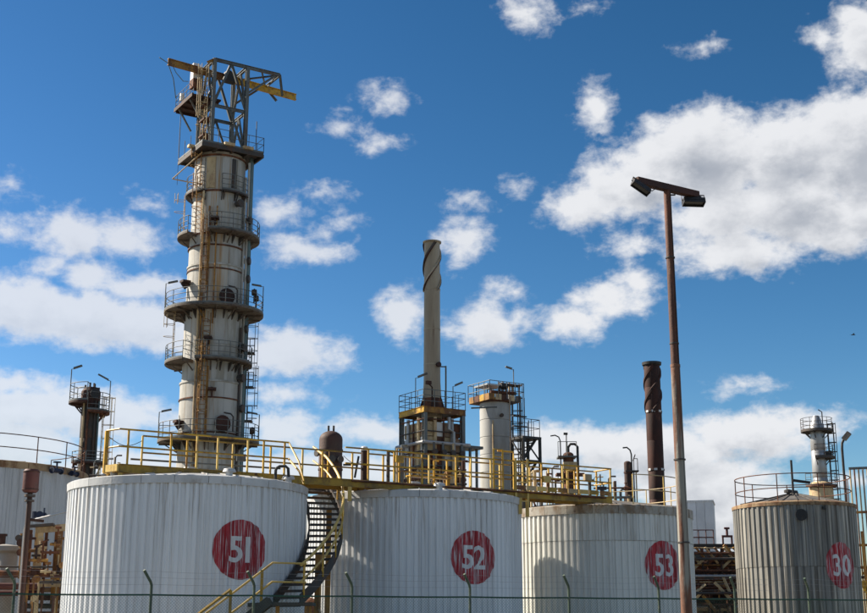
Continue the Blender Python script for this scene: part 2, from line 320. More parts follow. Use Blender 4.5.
# ---------------------------------------------------------------- ribbed storage tanks
def rib_profile(depth):
    return [(0, 0), (.32, 0), (.44, depth), (.80, depth), (.94, 0), (1.0, 0)]
def clad_tank(name, label, C, rad, rim_z, nrib, per, mat, rimmat, roofmat, courses=None, rim_h=.24, slope=.15, group=None, depth=.046, rim_seg=24):
    t = thing(name, label, 'storage tank', (C[0], C[1], 0), 0, group)
    pitch = 2*math.pi/nrib; prof = rib_profile(depth); npan = nrib//per
    zs = courses or [0, rim_z-rim_h+.02]
    for ci in range(len(zs)-1):
        z0, z1 = zs[ci], zs[ci+1]-(.0 if ci == len(zs)-2 else .02)
        vs = []; cols = []
        for k in range(per):
            for (f, dd) in prof[:-1]: cols.append(((k+f)*pitch, dd))
        cols.append((per*pitch-.0012, 0))
        ro = rad+.006*ci
        for zz in (z0, z1):
            for a, dd in cols: vs.append(polar(ro+dd, a, zz))
        n = len(cols)
        for a, dd in cols: vs.append(polar(ro-.02, a, z1))
        fs = [(i, i+1, n+i+1, n+i) for i in range(n-1)] + [(n+i, n+i+1, 2*n+i+1, 2*n+i) for i in range(n-1)]
        me = MB().poly(vs, fs).mesh('cladding_panel'); me.materials.append(M[mat])
        for k in range(npan): link('cladding_panel', me, t, rz=k*per*pitch)
    MB().lathe([(rad-.03, 0), (rad-.03, rim_z-.05)], 48).build('tank_wall', mat, t)
    # rim flashing in segments
    m = MB(); da = 2*math.pi/rim_seg
    r1 = rad+depth+.03
    n = 3
    vs = []
    for k in range(n+1):
        a = (da-.004)*k/n
        for r_, z_ in ((r1, rim_z-rim_h), (r1+.012, rim_z-.02), (r1-.02, rim_z), (r1-.30, rim_z+.30*slope), (r1-.30, rim_z-.03), (r1-.02, rim_z-.04), (r1-.03, rim_z-rim_h)):
            vs.append(polar(r_, a, z_))
    q = 7; fs = [(k*q+j, (k+1)*q+j, (k+1)*q+(j+1) % q, k*q+(j+1) % q) for k in range(n) for j in range(q)]
    fs += [tuple(range(q)), tuple(n*q+j for j in range(q))[::-1]]
    me = m.poly(vs, fs).mesh('rim_panel'); me.materials.append(M[rimmat])
    for k in range(rim_seg): link('rim_panel', me, t, rz=k*da+.07)
    # roof in sheets
    me = MB()
    vs = [(0, 0, rim_z+(r1)*slope-.02)] + [polar(r1-.26, (da-.01)*k/2, rim_z+.26*slope-.004) for k in range(3)]
    ed = [polar(r1-.26, (da-.01), rim_z+.26*slope+.03), (0, 0, rim_z+r1*slope+.02)]
    me.poly(vs, [(0, 1, 2), (0, 2, 3)])
    me.beam(Vector((0.1, 0, rim_z+r1*slope-.03)), polar(r1-.26, 0, rim_z+.26*slope+.01), .03, .04)
    me = me.mesh('roof_sheet'); me.materials.append(M[roofmat])
    for k in range(rim_seg): link('roof_sheet', me, t, rz=k*da+.07)
    MB().lathe([(0, rim_z+r1*slope+.10), (.22, rim_z+r1*slope+.08), (.28, rim_z+r1*slope-.1)], 12).build('roof_cap', roofmat, t)
    t['_'] = 0; del t['_']
    return dict(t=t, C=C, rad=rad, nrib=nrib, depth=depth, rim=rim_z, slope=slope, r1=r1)
def hit(T, u, v):
    """where the sight line of photo position (u, v) meets the tank"""
    o = Vector((0, 0, EYE)); d = (P(u, v, 10)-o); cx, cy = T['C'][0], T['C'][1]
    a = d.x**2+d.y**2; b = -2*(d.x*cx+d.y*cy); c = cx*cx+cy*cy-(T['rad']+.02)**2
    k = (-b-math.sqrt(max(0, b*b-4*a*c)))/(2*a); p = o+d*k
    return math.atan2(p.y-cy, p.x-cx), p.z
def prof_r(T, a, off):
    pitch = 2*math.pi/T['nrib']; f = (a/pitch) % 1.0; pr = rib_profile(T['depth'])
    for (f0, d0), (f1, d1) in zip(pr, pr[1:]):
        if f0 <= f <= f1: return T['rad']+d0+(d1-d0)*(f-f0)/max(1e-6, f1-f0)+off
    return T['rad']+off
def wrap(T, bm, th, z0, off):
    """bend a flat outline onto the ribs"""
    pitch = 2*math.pi/T['nrib']; Rr = T['rad']
    bmesh.ops.triangulate(bm, faces=bm.faces[:])
    xs = [v.co.x for v in bm.verts]; lo, hi = min(xs), max(xs)
    k0 = int((th+lo/Rr)/pitch)-2; k1 = int((th+hi/Rr)/pitch)+3
    for k in range(k0, k1):
        for f, _ in rib_profile(1)[:-1]:
            x = ((k+f)*pitch-th)*Rr
            if lo < x < hi:
                bmesh.ops.bisect_plane(bm, geom=bm.verts[:]+bm.edges[:]+bm.faces[:], plane_co=(x, 0, 0), plane_no=(1, 0, 0), dist=1e-5)
    for v in bm.verts:
        a = th+v.co.x/Rr; r = prof_r(T, a, off); z = z0+v.co.y
        v.co = polar(r, a, z)
    bmesh.ops.triangulate(bm, faces=bm.faces[:])
def roundel(T, u, v, rad, text, size, dx=0, sx=1.0, rx=1.0):
    th, z = hit(T, u, v)
    bm = bmesh.new(); n = 72
    vs = [bm.verts.new((rx*rad*math.cos(2*math.pi*k/n)*(1+random.uniform(-.005, .005)), rad*math.sin(2*math.pi*k/n)*(1+random.uniform(-.005, .005)), 0)) for k in range(n)]
    c = bm.verts.new((0, 0, 0))
    for k in range(n): bm.faces.new((c, vs[k], vs[(k+1) % n]))
    wrap(T, bm, th, z, .010)
    me = bpy.data.meshes.new('number_roundel'); bm.to_mesh(me); bm.free(); me.materials.append(M['red'])
    rd = link('number_roundel', me, T['t'], label='worn red disc painted with white number %s' % text)
    x = 0; adv = []
    for ch in text: adv.append({'1': .40}.get(ch, .60)*size)
    tot = sum(adv); x = -tot/2+dx
    for ch, a_ in zip(text, adv):
        cu = bpy.data.curves.new('numeral', 'FONT'); cu.body = ch; cu.size = size/.73; cu.align_x = 'CENTER'; cu.align_y = 'CENTER'
        cu.offset = .022*size; cu.resolution_u = 4
        o = bpy.data.objects.new('numeral', cu); COL.objects.link(o); bpy.context.view_layer.update()
        mm = bpy.data.meshes.new_from_object(o); bpy.data.objects.remove(o); 
        bm = bmesh.new(); bm.from_mesh(mm); bpy.data.meshes.remove(mm)
        ys = [q.co.y for q in bm.verts]; xs = [q.co.x for q in bm.verts]; my = (min(ys)+max(ys))/2; mxx = (min(xs)+max(xs))/2
        for q in bm.verts: q.co.x = (q.co.x-mxx)*.92*sx+x+a_/2; q.co.y -= my
        wrap(T, bm, th, z, .0145)
        me = bpy.data.meshes.new('numeral'); bm.to_mesh(me); bm.free(); me.materials.append(M['dig'])
        link('numeral', me, rd, label='white numeral %s' % ch)
        x += a_
def ring_rail(t, r, z, h, a0, a1, nposts, mat, rr=.022, rails=(1., .5), name='railing', toe=0, pm=None):
    """posts and curved rails along an arc, posts each their own object"""
    m = MB().tube([(0, 0, 0), (0, 0, h)], rr*1.05, 6).mesh('railing_post'); m.materials.append(M[pm or mat])
    full = abs(a1-a0) > 6.2
    for k in range(nposts):
        a = a0+(a1-a0)*k/(nposts if full else nposts-1)
        link('railing_post', m, t, loc=polar(r, a, z))
    n = max(8, int(abs(a1-a0)/R(7)))
    for f in rails:
        MB().tube([polar(r, a0+(a1-a0)*k/n, z+h*f) for k in range(n+1)], rr, 6).build('rail', mat, t)
    if toe:
        MB().arc_plate(r-.01, r+.01, z, z+toe, a0, a1, n).build('toe_board', mat, t)
def path_rail(t, pts, h, mat, spacing=1.2, rr=.022, rails=(1., .5), toe=.0, sub=False):
    pts = [Vector(p) for p in pts]; m = MB()
    for f in rails: m.tube([p+Vector((0, 0, h*f)) for p in pts], rr, 6)
    for p, q in zip(pts, pts[1:]):
        L = (q-p).length; n = max(1, round(L/spacing))
        for k in range(n+1): m.tube([p.lerp(q, k/n), p.lerp(q, k/n)+Vector((0, 0, h))], rr, 6)
        if toe: m.beam(p+Vector((0, 0, toe/2)), q+Vector((0, 0, toe/2)), .02, toe)
    return m.build('railing', mat, t)
def ladder(m, p, q, w=.45, out=(0, -1, 0), step=.3, r=.02, cage=False):
    p, q, out = Vector(p), Vector(q), Vector(out).normalized(); d = (q-p); L = d.length; d.normalize(); s = d.cross(out).normalized()*w/2
    m.tube([p-s, q-s], r, 6); m.tube([p+s, q+s], r, 6)
    for k in range(1, int(L/step)): m.tube([p+d*k*step-s, p+d*k*step+s], r*.7, 5)
    if cage:
        for k in range(int(2.2/.8), int(L/.8)+1):
            c = p+d*k*.8
            if k*.8 > L: break
            m.tube([c-s+(out*math.sin(a)*.65) + s*(1-math.cos(a)) for a in [math.pi*j/8 for j in range(9)]], r*.8, 5)
        for j in (2, 4, 6):
            a = math.pi*j/8; o_ = out*math.sin(a)*.65+s*(1-math.cos(a))-s
            if L > 2.5: m.tube([p+d*2.2+o_, q+o_], r*.8, 5)
    return m
def lamp(t, base, h, arm, mat='steel'):
    """thin post with a slanted strip lamp on top"""
    b = Vector(base); a = Vector(arm); m = MB().tube([b, b+Vector((0, 0, h)), b+Vector((0, 0, h))+a*.25], .03, 6)
    c = b+Vector((0, 0, h+.04)); m.beam(c+a*.2, c+a+Vector((0, 0, .12)), .16, .10)
    return m.build('platform_lamp', mat, t)
def platform(t, r0, r1, z, a0, a1, mat='dark', rmat='steel', brackets=True, h=1.05, th=.16, posts=None, name='platform'):
    th = min(th, .11)
    pl = MB().arc_plate(r0, r1, z-th, z, a0, a1).build(name, mat, t)
    n = max(5, int(abs(a1-a0)/R(9))); m = MB()
    for f in (1, .66, .33): m.tube([polar(r1-.04, a0+(a1-a0)*k/n, z+h*f) for k in range(n+1)], .022, 6)
    full = abs(a1-a0) > 6.2
    ends = [] if full else [a0, a1]
    for a in ends:
        for f in (1, .5): m.tube([polar(r0+.1, a, z+h*f), polar(r1-.04, a, z+h*f)], .022, 6)
    L = abs(a1-a0)*r1; k_ = posts or max(3, int(L/.75))
    for k in range(k_+1): m.tube([polar(r1-.04, a0+(a1-a0)*k/k_, z), polar(r1-.04, a0+(a1-a0)*k/k_, z+h)], .024, 6)
    m.arc_plate(r1-.02, r1, z, z+.1, a0, a1, n)
    m.build('railing', rmat, pl)
    if brackets:
        m = MB(); kk = max(2, int(L/1.5))
        for k in range(kk+1):
            a = a0+(a1-a0)*(k+.02)/(kk+.04) if not full else a0+(a1-a0)*k/(kk+1)
            m.beam(polar(r0, a, z-th-.05), polar(r1-.1, a, z-th-.05), .06, .10)
            m.beam(polar(r0, a, z-th-.55), polar(r0+(r1-r0)*.6, a, z-th-.08), .05, .07)
        m.build('bracket', mat, pl)
    return pl
def flange(m, c, axis, r, l, n=16):
    c = Vector(c); ax = Vector(axis).normalized()
    m.tube([c, c+ax*l], r*.72, n); m.tube([c+ax*l*.75, c+ax*(l+.03)], r, n); return m
# ================================================================ the four tanks
def centre(u, Y): p = P(u, 560, Y); return (p.x, Y)
G_TANK = 'white ribbed tanks in a row under the yellow walkway'
T51 = clad_tank('storage_tank', 'white ribbed tank numbered 51, leftmost of its row, stair on its right', centre(186.4, 40), 3.58, Z(474.5, 36.45), 96, 4, 'clad', 'rim', 'roof', group=G_TANK)
T52 = clad_tank('storage_tank', 'white ribbed tank numbered 52 in the middle of the row under the walkway', centre(413, 45.2), 3.72, Z(489.5, 41.5), 100, 4, 'clad', 'rim', 'roof', group=G_TANK)
z53 = Z(504, 46.4)
T53 = clad_tank('storage_tank', 'white ribbed tank numbered 53 behind the lamp pole, with a dirty cream rim', centre(600.5, 50.0), 3.47, z53, 96, 4, 'clad2', 'rimdirty', 'roofdark', group=G_TANK, courses=[0, Z(540, 46.5), z53-.30], rim_h=.32)
z30 = Z(501, 53.5)
T30 = clad_tank('storage_tank', 'stained grey metal tank numbered 30 with a round guard rail on top', centre(797, 56), 2.52, z30, 60, 2, 'cladold', 'rimrust', 'roofdark', courses=[0, Z(566, 53.5), z30-.12], rim_h=.15, slope=.23, depth=.05, group='numbered tanks')
TL = clad_tank('storage_tank', 'wide blue-grey ribbed tank cut by the left edge, thin railing round its rusty rim', centre(-48, 57), 5.45, Z(456.5, 51.6), 110, 5, 'cladgrey', 'rimrust', 'roofdark', rim_h=.30, slope=.10, group='numbered tanks', depth=.03)
del TL['t']['group']; del T30['t']['group']
roundel(T51, 240.5, 549.5, .84, '51', .74, dx=0)
roundel(T52, 474.2, 557.3, .85, '52', .76, dx=-.02)
roundel(T53, 663.5, 565.3, .87, '53', .80, dx=.04, sx=.86, rx=.93)
roundel(T30, 841.5, 565.3, .94, '30', .88, dx=.02, sx=.84, rx=.80)

# roof fittings on tank 51 / 52: white mushroom vents at the rim, hatch
def on_roof(T, a, r): return polar(r, a, T['rim']+(T['r1']-r)*T['slope'])
for T, angs in ((T51, (-120, -60, -18)), (T52, (-128, -75))):
    for a in angs:
        p = on_roof(T, R(a), T['rad']-.25)
        MB().lathe([(.0, p.z+.22), (.16, p.z+.19), (.20, p.z+.10), (.10, p.z+.08), (.10, p.z-.05)], 12, (p.x, p.y)).build('roof_vent', 'rim', T['t'])
# black bent pipe on tank 51
p = on_roof(T51, R(-25), 3.1)
MB().tube([p, p+Vector((0, 0, .30)), p+Vector((.04, 0, .38)), p+Vector((.12, -.02, .42)), p+Vector((.30, -.05, .42)), p+Vector((.38, -.05, .35)), p+Vector((.40, -.05, .1))], .045, 8).build('bent_pipe', 'black', T51['t'])
# tank 53: thin rail round the far and right part of the roof, posts
ring_rail(T53['t'], 3.28, T53['rim']+.02, 1.1, R(-75), R(120), 9, 'cream', .02, pm='yellowpale')
p = on_roof(T53, R(-95), 3.2)
MB().tube([p, p+Vector((0, 0, .5))], .05, 8).box(p+Vector((0, 0, .55)), (.34, .1, .12)).build('roof_valve', 'blue', T53['t'])
# tank 30: guard rail, manhole, centre pole
ring_rail(T30['t'], 2.42, z30+.05, 1.12, 0, 2*math.pi, 9, 'rust', .022, rails=(1., .48))
th, z = hit(T30, 801, 515)
c = polar(2.55, th, z); m = MB(); flange(m, c, polar(1, th), .24, .12); m.tube([c+polar(.12, th), c+polar(.17, th)], .10, 10); m.build('manhole', 'black', T30['t'])
m = MB(); b = Vector((-.05, -.3, z30+.55)); m.tube([b-Vector((0, 0, .3)), b+Vector((0, 0, 1.42))], .05, 8); m.beam(b+Vector((0, 0, .55)), b+Vector((.75, 0, .45)), .14, .10); m.build('roof_gauge', 'black', T30['t'])
m = MB(); b = Vector((-.35, -.6, z30+.42)); m.lathe([(0, b.z+.28), (.18, b.z+.22), (.18, b.z+.12), (.07, b.z+.1), (.07, b.z-.1)], 10, (b.x, b.y)); m.build('roof_vent', 'dark', T30['t'])
th, z = hit(T30, 823, 508); MB().box(polar(2.62, th, z), (.12, .10, .12)).build('junction_box', 'black', T30['t'])
# left tank railing and valves
ring_rail(TL['t'], 5.3, TL['rim']+.02, 1.1, R(-150), R(60), 12, 'rust', .022)
def valve(T, u, v, s=1.0):
    th, z = hit(T, u, v); c = polar(T['rad']+.05, th, z); o = polar(1, th); m = MB()
    side = Vector((-o.y, o.x, 0))
    m.tube([c, c+o*.35*s], .06*s, 8); k = c+o*.35*s; m.tube([k-side*.28*s, k+side*.28*s], .09*s, 10)
    for e in (-1, 1): m.tube([k+side*(.26*e-.02)*s, k+side*(.26*e+.02)*s], .15*s, 12)
    m.tube([k, k+Vector((0, 0, .35*s))], .04*s, 8); m.tube([k+Vector((0, 0, .33*s)), k+Vector((0, 0, .37*s))], .18*s, 12)
    m.build('valve', 'blue', T['t'])
valve(TL, 50, 471, 1.0); valve(TL, 68, 474, .8)

# ================================================================ yellow walkway over the tanks
DZ = Z(464.5, 36.9)                 # deck level
WA = P(119, 464, 36.7); WA.z = DZ    # front left corner
WB = P(612, 495, 1); 
def along(u, off=0.0):
    """point on the front edge of the walkway seen at photo column u, pushed back by off"""
    dx = (u-433.5)/FPX
    # ray in plan: x = k*dx', y = k  (use the deck's height for the exact slope)
    lo, hi = -20., 40.
    base = WA+E2*off
    for _ in range(40):
        s = (lo+hi)/2; q = base+E1*s
        d = (q.x)/(q.y*math.cos(PITCH)+(q.z-EYE)*math.sin(PITCH))
        if d < dx: lo = s
        else: hi = s
    return base+E1*s
walk = thing('elevated_walkway', 'long yellow railed walkway running across the tops of the three white tanks', 'walkway', (0, 0, 0))
BW = 1.0
uEnd = 612; WE = along(uEnd); uSt = 287; WS1 = along(uSt)
m = MB(); m.ibeam(WA-Vector((0, 0, .12)), WE-Vector((0, 0, .12)), .09, .24, .018); m.build('front_beam', 'olive', walk)
m = MB(); m.ibeam(WA+E2*BW-Vector((0, 0, .12)), WE+E2*BW-Vector((0, 0, .12)), .09, .24, .018); m.build('back_beam', 'olive', walk)
MB().beam(WA+E2*.05-Vector((0, 0, .12)), WA+E2*(BW-.05)-Vector((0, 0, .12)), .10, .22).build('end_beam', 'yellow', walk)
WL = along(105, .55)
m = MB(); m.beam(WA-E1*.02-Vector((0, 0, .11)), WL-Vector((0, 0, .11)), .09, .2); m.beam(WL-Vector((0, 0, .11)), WA+E2*BW-Vector((0, 0, .11)), .09, .2); m.build('landing_beam', 'yellowpale', walk)
L = (WE-WA).length
n = int(L/.85)
me = MB().box((0, 0, 0), (.82, BW-.14, .03)); 
# grating panels: bars
gm = MB()
for k in range(9): gm.box((-.38+k*.095, 0, 0), (.012, BW-.12, .035))
for k in range(7): gm.box((0, -.38+k*.125, .002), (.80, .012, .03))
gme = gm.mesh('deck_grating'); gme.materials.append(M['deck'])
for k in range(n):
    o = link('deck_grating', gme, walk, loc=WA+E1*(.45+k*.85)+E2*BW/2-Vector((0, 0, .03)), rz=GR)
cm_ = MB().beam((0, -.45, 0), (0, .45, 0), .06, .12).mesh('cross_beam'); cm_.materials.append(M['olive'])
for k in range(n//2): link('cross_beam', cm_, walk, loc=WA+E1*(.9+k*1.7)+E2*BW/2-Vector((0, 0, .14)), rz=GR)
H = 1.0
pm = MB().box((0, 0, H/2), (.05, .05, H), 0).mesh('railing_post'); pm.materials.append(M['yellow'])
pp = MB().box((0, 0, H/2), (.05, .05, H), 0).mesh('railing_post'); pp.materials.append(M['yellowpale'])
def post(p, pale=False, me=None): link('railing_post', me or (pp if pale else pm), walk, loc=p, rz=GR)
for u, pale in ((127, 0), (170, 0), (196, 1), (217, 1), (247, 1), (263, 0), (284, 0)): post(along(u), pale)
for u, pale in ((141, 1), (186, 0), (232, 1), (270, 0), (302, 1), (322, 0)): post(along(u, BW), pale)
for u in (368, 394, 422, 429, 456, 471, 491, 503, 514, 523, 542, 563, 578, 611): post(along(u), u % 2 == 1)
for u in (352, 383, 399, 410, 447, 470, 500, 530, 549, 575, 597): post(along(u, BW), u % 2 == 0)
def up(p, h): return p+Vector((0, 0, h))
m = MB()
def rail(pts, mat='yellow', r=.028): MB().tube(pts, r, 6).build('rail', mat, walk)
for f in (H, H*.5):
    rail([up(WL, f), up(along(118), f+.0), up(along(127), f), up(along(288), f)])
    rail([up(along(141, BW), f), up(along(345, BW), f)], 'olive')
    rail([up(along(345), f), up(along(429), f), up(along(523), f), up(WE, f)])
    rail([up(along(345, BW), f), up(WE+E2*BW, f)], 'olive')
    rail([up(WE, f), up(WE+E2*BW, f)], 'yellow')
post(WL, False, MB().box((0, 0, .38), (.10, .10, 1.22)).mesh('railing_post') )
bpy.data.objects[-1] if False else None
for o in walk.children:
    if o.type == 'MESH' and not o.data.materials: o.data.materials.append(M['yellow'])
# short legs that stand on the tank rims
for u, off, hgt in ((121, .12, .13), (350, 0, .45), (372, .9, .5), (520, 0, .55), (527, .3, .6), (470, .95, .35)):
    q = along(u, off); MB().beam(up(q, -.24), up(q, -.24-hgt), .12, .10).build('leg', 'yellowpale' if u != 119 else 'yellow', walk)
# gate ladder frame on the walkway
q0, q1 = along(494), along(503)
m = MB()
for q in (q0, q1): m.beam(up(q, 0), up(q, 1.35), .06)
for k in range(6): m.beam(up(q0, .1+k*.25), up(q1, .1+k*.25), .035)
m.build('ladder', 'yellow', walk)
m = MB()
q0, q1 = along(516, -.03), along(528, -.03)
for q in (q0, q1): m.beam(up(q, -.5), up(q, 1.1), .07)
for k in range(5): m.beam(up(q0, -.35+k*.32), up(q1, -.35+k*.32), .035)
m.build('ladder', 'yellowpale', walk)
for k in range(9):
    q = along(516+k*10.5, -.06); q2 = along(516+k*10.5+9.3, -.06)
    MB().beam(up(q, .10), up(q2, .10), .012, .16).build('toe_board', ['rustyellow', 'cream', 'yellowpale', 'olive'][k % 4], walk)
# hanging chains across openings
for a, b in ((along(106, .6), along(141, BW)), (along(343, .9), along(366, .9)), (along(583, BW), along(597, BW))):
    A, B = up(a, .86), up(b, .86); MB().tube([A.lerp(B, k/10)-Vector((0, 0, .22*math.sin(math.pi*k/10))) for k in range(11)], .010, 5).build('safety_chain', 'dark', walk)
# bench like low frame on the walkway and notice post
q0, q1 = along(408, .5), along(449, .5)
m = MB().beam(up(q0, .30), up(q1, .30), .30, .05)
for q in (q0, q1): m.beam(up(q, 0), up(q, .3), .07)
m.build('low_step', 'yellow', walk)
q = along(364, .45); MB().tube([up(q, 0), up(q, 1.02)], .11, 10).build('pipe_stub', 'rustdark', walk)
q = along(364, .45); MB().lathe([(0, DZ+1.16), (.10, DZ+1.13), (.14, DZ+1.04), (.13, DZ+1.0)], 10, (q.x, q.y)).build('pipe_cap', 'white', walk)

for k, (u, off, h0, h1, mt) in enumerate(((397, .35, 0, 1.15, 'cream'), (402, .5, 0, 1.3, 'steel'), (388, .8, 0, 1.1, 'dark'), (434, .7, 0, .9, 'yellow'), (463, .6, 0, .95, 'rustdark'), (535, .5, 0, .8, 'cream'), (548, .3, 0, .7, 'rust'), (568, .6, 0, .9, 'yellowpale'), (590, .5, 0, .6, 'dark'))):
    q = along(u, off); MB().tube([up(q, h0), up(q, h1), up(q, h1)+E1*.18], .035+.012*(k % 3), 8).build('pipe_stub', mt, walk)
for u, off, hh, mt in ((588, -.06, .62, 'cream'), (399, -.05, .75, 'yellow'), (547, -.04, .45, 'yellowpale'), (240, .9, .55, 'steel')):
    MB().box((0, 0, 0), (.30, .12, .22)).build('junction_box', mt, walk, loc=up(along(u, off), hh), rz=GR)
MB().tube([up(along(352, -.07), -.05), up(along(470, -.07), -.04), up(along(606, -.07), -.06)], .03, 8).build('conduit', 'rust', walk)
MB().tube([up(along(130, 1.12), .30), up(along(280, 1.12), .33)], .03, 8).build('conduit', 'steel', walk)
MB().tube([up(along(514, .1), 1.0), up(along(514, .1), 1.32), up(along(498, .1), 1.32)], .03, 8).build('conduit', 'yellow', walk)
# ================================================================ staircase round tank 51
C51 = Vector((T51['C'][0], T51['C'][1], 0)); stair = thing('spiral_staircase', 'steel staircase with yellow handrails curling down between tanks 51 and 52', 'staircase', C51)
a_top, a_bot, z_top, z_bot = R(33), R(-37), DZ-.02, 2.35
ri, ro = 3.72, 4.74
def ha(z): return a_top+(a_bot-a_top)*(z_top-z)/(z_top-z_bot)
nst = 20
tm = MB().box((0, -.112, -.005), (ro-ri-.04, .06, .075)).box((0, .115, 0), (ro-ri-.04, .02, .035))
for k in range(9): tm.box((-.40+k*.10, 0, 0), (.012, .21, .03))
tm.box((0, 0, .002), (ro-ri-.06, .012, .026)); tme = tm.mesh('tread'); tme.materials.append(M['dark'])
for k in range(nst):
    z = z_top-(k+.5)*(z_top-z_bot)/nst; a = ha(z); link('tread', tme, stair, loc=polar((ri+ro)/2, a, z), rz=a)
def helix(r, dz, n=24, z0=z_top, z1=z_bot): return [polar(r, ha(z0+(z1-z0)*k/n), z0+(z1-z0)*k/n+dz) for k in range(n+1)]
def helix_plate(r, w, h, dz, mat, name):
    m = MB(); pts_ = helix(r, dz); vs = []
    for p in pts_:
        d = Vector((p.x, p.y, 0)).normalized()
        for sx_, sz in ((-1, -1), (1, -1), (1, 1), (-1, 1)): vs.append(p+d*w/2*sx_+Vector((0, 0, h/2*sz)))
    n = len(pts_)-1
    fs = [(k*4+j, k*4+(j+1) % 4, (k+1)*4+(j+1) % 4, (k+1)*4+j) for k in range(n) for j in range(4)]+[(3, 2, 1, 0), (n*4, n*4+1, n*4+2, n*4+3)]
    return m.poly(vs, fs).build(name, mat, stair)
helix_plate(ri-.0, .04, .34, 0, 'dark', 'inner_stringer'); helix_plate(ro, .04, .34, 0, 'dark', 'outer_stringer')
for f, r_ in ((.98, .042), (.52, .032)): MB().tube([polar(ro-.02, a_top+R(k_), z_top+f+k_*.045) for k_ in (9, 6, 3)]+helix(ro+.02, f), r_, 8).build('handrail', 'yellowpale', stair)
for k in range(7):
    z = z_top-(z_top-z_bot)*(k+.15)/6.3; a = ha(z)
    MB().box((0, 0, .49), (.045, .045, .98)).build('railing_post', 'yellow', stair, loc=polar(ro+.02, a, z), rz=a)
# vertical supports under the stair
for a, z1 in ((R(-20), 3.9), (R(18), 5.5)):
    MB().box((0, 0, z1/2-.1), (.15, .15, z1-.2)).build('support_post', 'rustyellow', stair, loc=polar(ro-.30, a, 0), rz=a)
# upper landing between walkway and stair
m = MB(); m.arc_plate(ri-.05, ro+.1, z_top-.14, z_top-.03, R(33), R(46)); m.build('upper_landing', 'dark', stair)
# descending handrail from walkway corner on the tank side
pc = along(288)-C51
for f in (1.0, .5):
    q = Vector((pc.x, pc.y, DZ+f)); e = P(304, 481 if f == 1 else 484, 38.3)-C51
    e2_ = P(299, 462 if f == 1 else 471, 38.6)-C51
    MB().tube([q, e2_, e], .03, 6).build('handrail', 'yellow', stair)
# lower landing
def SP(u, v, Y): return P(u, v, Y)-C51
lz = 2.30
la = polar((ri+ro)/2, a_bot, lz)
m = MB(); m.arc_plate(ri-.02, ro+.02, lz-.12, lz-.01, a_bot-R(14), a_bot-.005); m.build('lower_landing', 'dark', stair)
# lower flight: straight, going down to the left in front of the tank
X0 = SP(272, 590, 35.0); top = Vector((X0.x, X0.y, lz)); dirx = Vector((-1, -.06, 0)).normalized(); wdir = Vector((.06, -1, 0)).normalized()
run, rise = .235, .18
nn = int(lz/rise)
tb = MB().box((0, 0, 0), (.25, .86, .035)).mesh('tread'); tb.materials.append(M['dark'])
for k in range(1, nn+1): link('tread', tb, stair, loc=top+dirx*run*k+wdir*.35-Vector((0, 0, rise*k)))
bot = top+dirx*run*nn-Vector((0, 0, rise*nn))
for s_ in (-.08, .80): MB().beam(top+wdir*s_, bot+wdir*s_, .04, .24).build('stringer', 'dark', stair)
MB().box(top+Vector((.55, -.25, -.09)), (1.2, 1.05, .08)).build('lower_platform', 'dark', stair)
for f in (1.0, .5):
    q = top-wdir*.08+Vector((0, 0, f))
    MB().tube([q+Vector((.85, .5, 0)), q, q+(bot-top)], .03, 6).build('handrail', 'yellowpale' , stair)
q = top+wdir*.80
for f in (1.0,):
    st = top+wdir*.8+(bot-top)*.36+Vector((0, 0, f+.05)); MB().tube([st, st+(bot-top)*.62], .045, 6).build('handrail', 'olive', stair)
for k, s_ in ((.10, -.08), (.36, .80), (.62, -.08), (.9, -.08), (.7, .8)):
    b_ = top+(bot-top)*k+wdir*s_; MB().box((0, 0, .5), (.07, .07, 1.05)).build('railing_post', 'olive', stair, loc=b_)
for x_, y_ in ((.2, -.3), (1.0, -.6), (1.0, .1)): MB().box((0, 0, lz/2-.07), (.10, .10, lz-.14)).build('support_post', 'rustyellow', stair, loc=top*Vector((1, 1, 0)).length*0+Vector((top.x+x_, top.y+y_, 0)))

# ================================================================ tall column
YC = 80.; Cc = P(209, 430, YC)
colm = thing('distillation_column', 'tallest tower, dirty white cylinder with ringed platforms, rusty ladders and a steel crane frame on top', 'tower', (Cc.x, YC, 0))
M['platsteel'] = material('grimy_platform_steel', (.15, .13, .10), (.10, .07, .05), .5, 1.6, (1, 1, 1), rough=.8, c3=(.05, .04, .035), amount3=.42, scale3=2.2, vary=.1)
def zC(v): return Z(v, YC)
zp = {k: zC(v) for k, v in dict(a=443, b=365, c=314, d=240, e=198, f=156).items()}
VDIR = math.atan2(-Cc.y, -Cc.x)
secs = [(0, zC(385), 1.92), (zC(385), zC(314), 1.84), (zC(314), zC(270), 1.80), (zC(270), zC(240), 1.76), (zC(240), zC(198), 1.70), (zC(198), zC(163), 1.66)]
for z0, z1, r_ in secs:
    # each section in four curved shell plates round and about 1.9 m high
    n = max(1, round((z1-z0)/2.2)) if z0 > 8 else 3
    for i in range(n):
        za, zb = z0+(z1-z0)*i/n, z0+(z1-z0)*(i+1)/n
        for q in range(14):
            da = math.pi/7; m = MB(); a0_ = VDIR+R(-52)+q*da+(i % 2)*.06; m.lathe([(r_-.02, za+.008), (r_, za+.014), (r_, zb-.014), (r_-.02, zb-.008)], 4, a0=a0_, a1=a0_+da-.006)
            m.build('shell_plate', 'shellrust' if q == 1 or (q == 2 and z0 > zC(330)) or (q == 0 and i % 3 == 1) else 'shell', colm)
    MB().lathe([(r_-.025, z0), (r_-.025, z1)], 48).build('shell', 'shell', colm)
    MB().lathe([(r_-.03, z1-.10), (r_+.05, z1-.10), (r_+.05, z1+.02), (r_-.03, z1+.02)], 48).build('stiffening_ring', 'shell' if z1 < zC(240) else 'rust', colm)
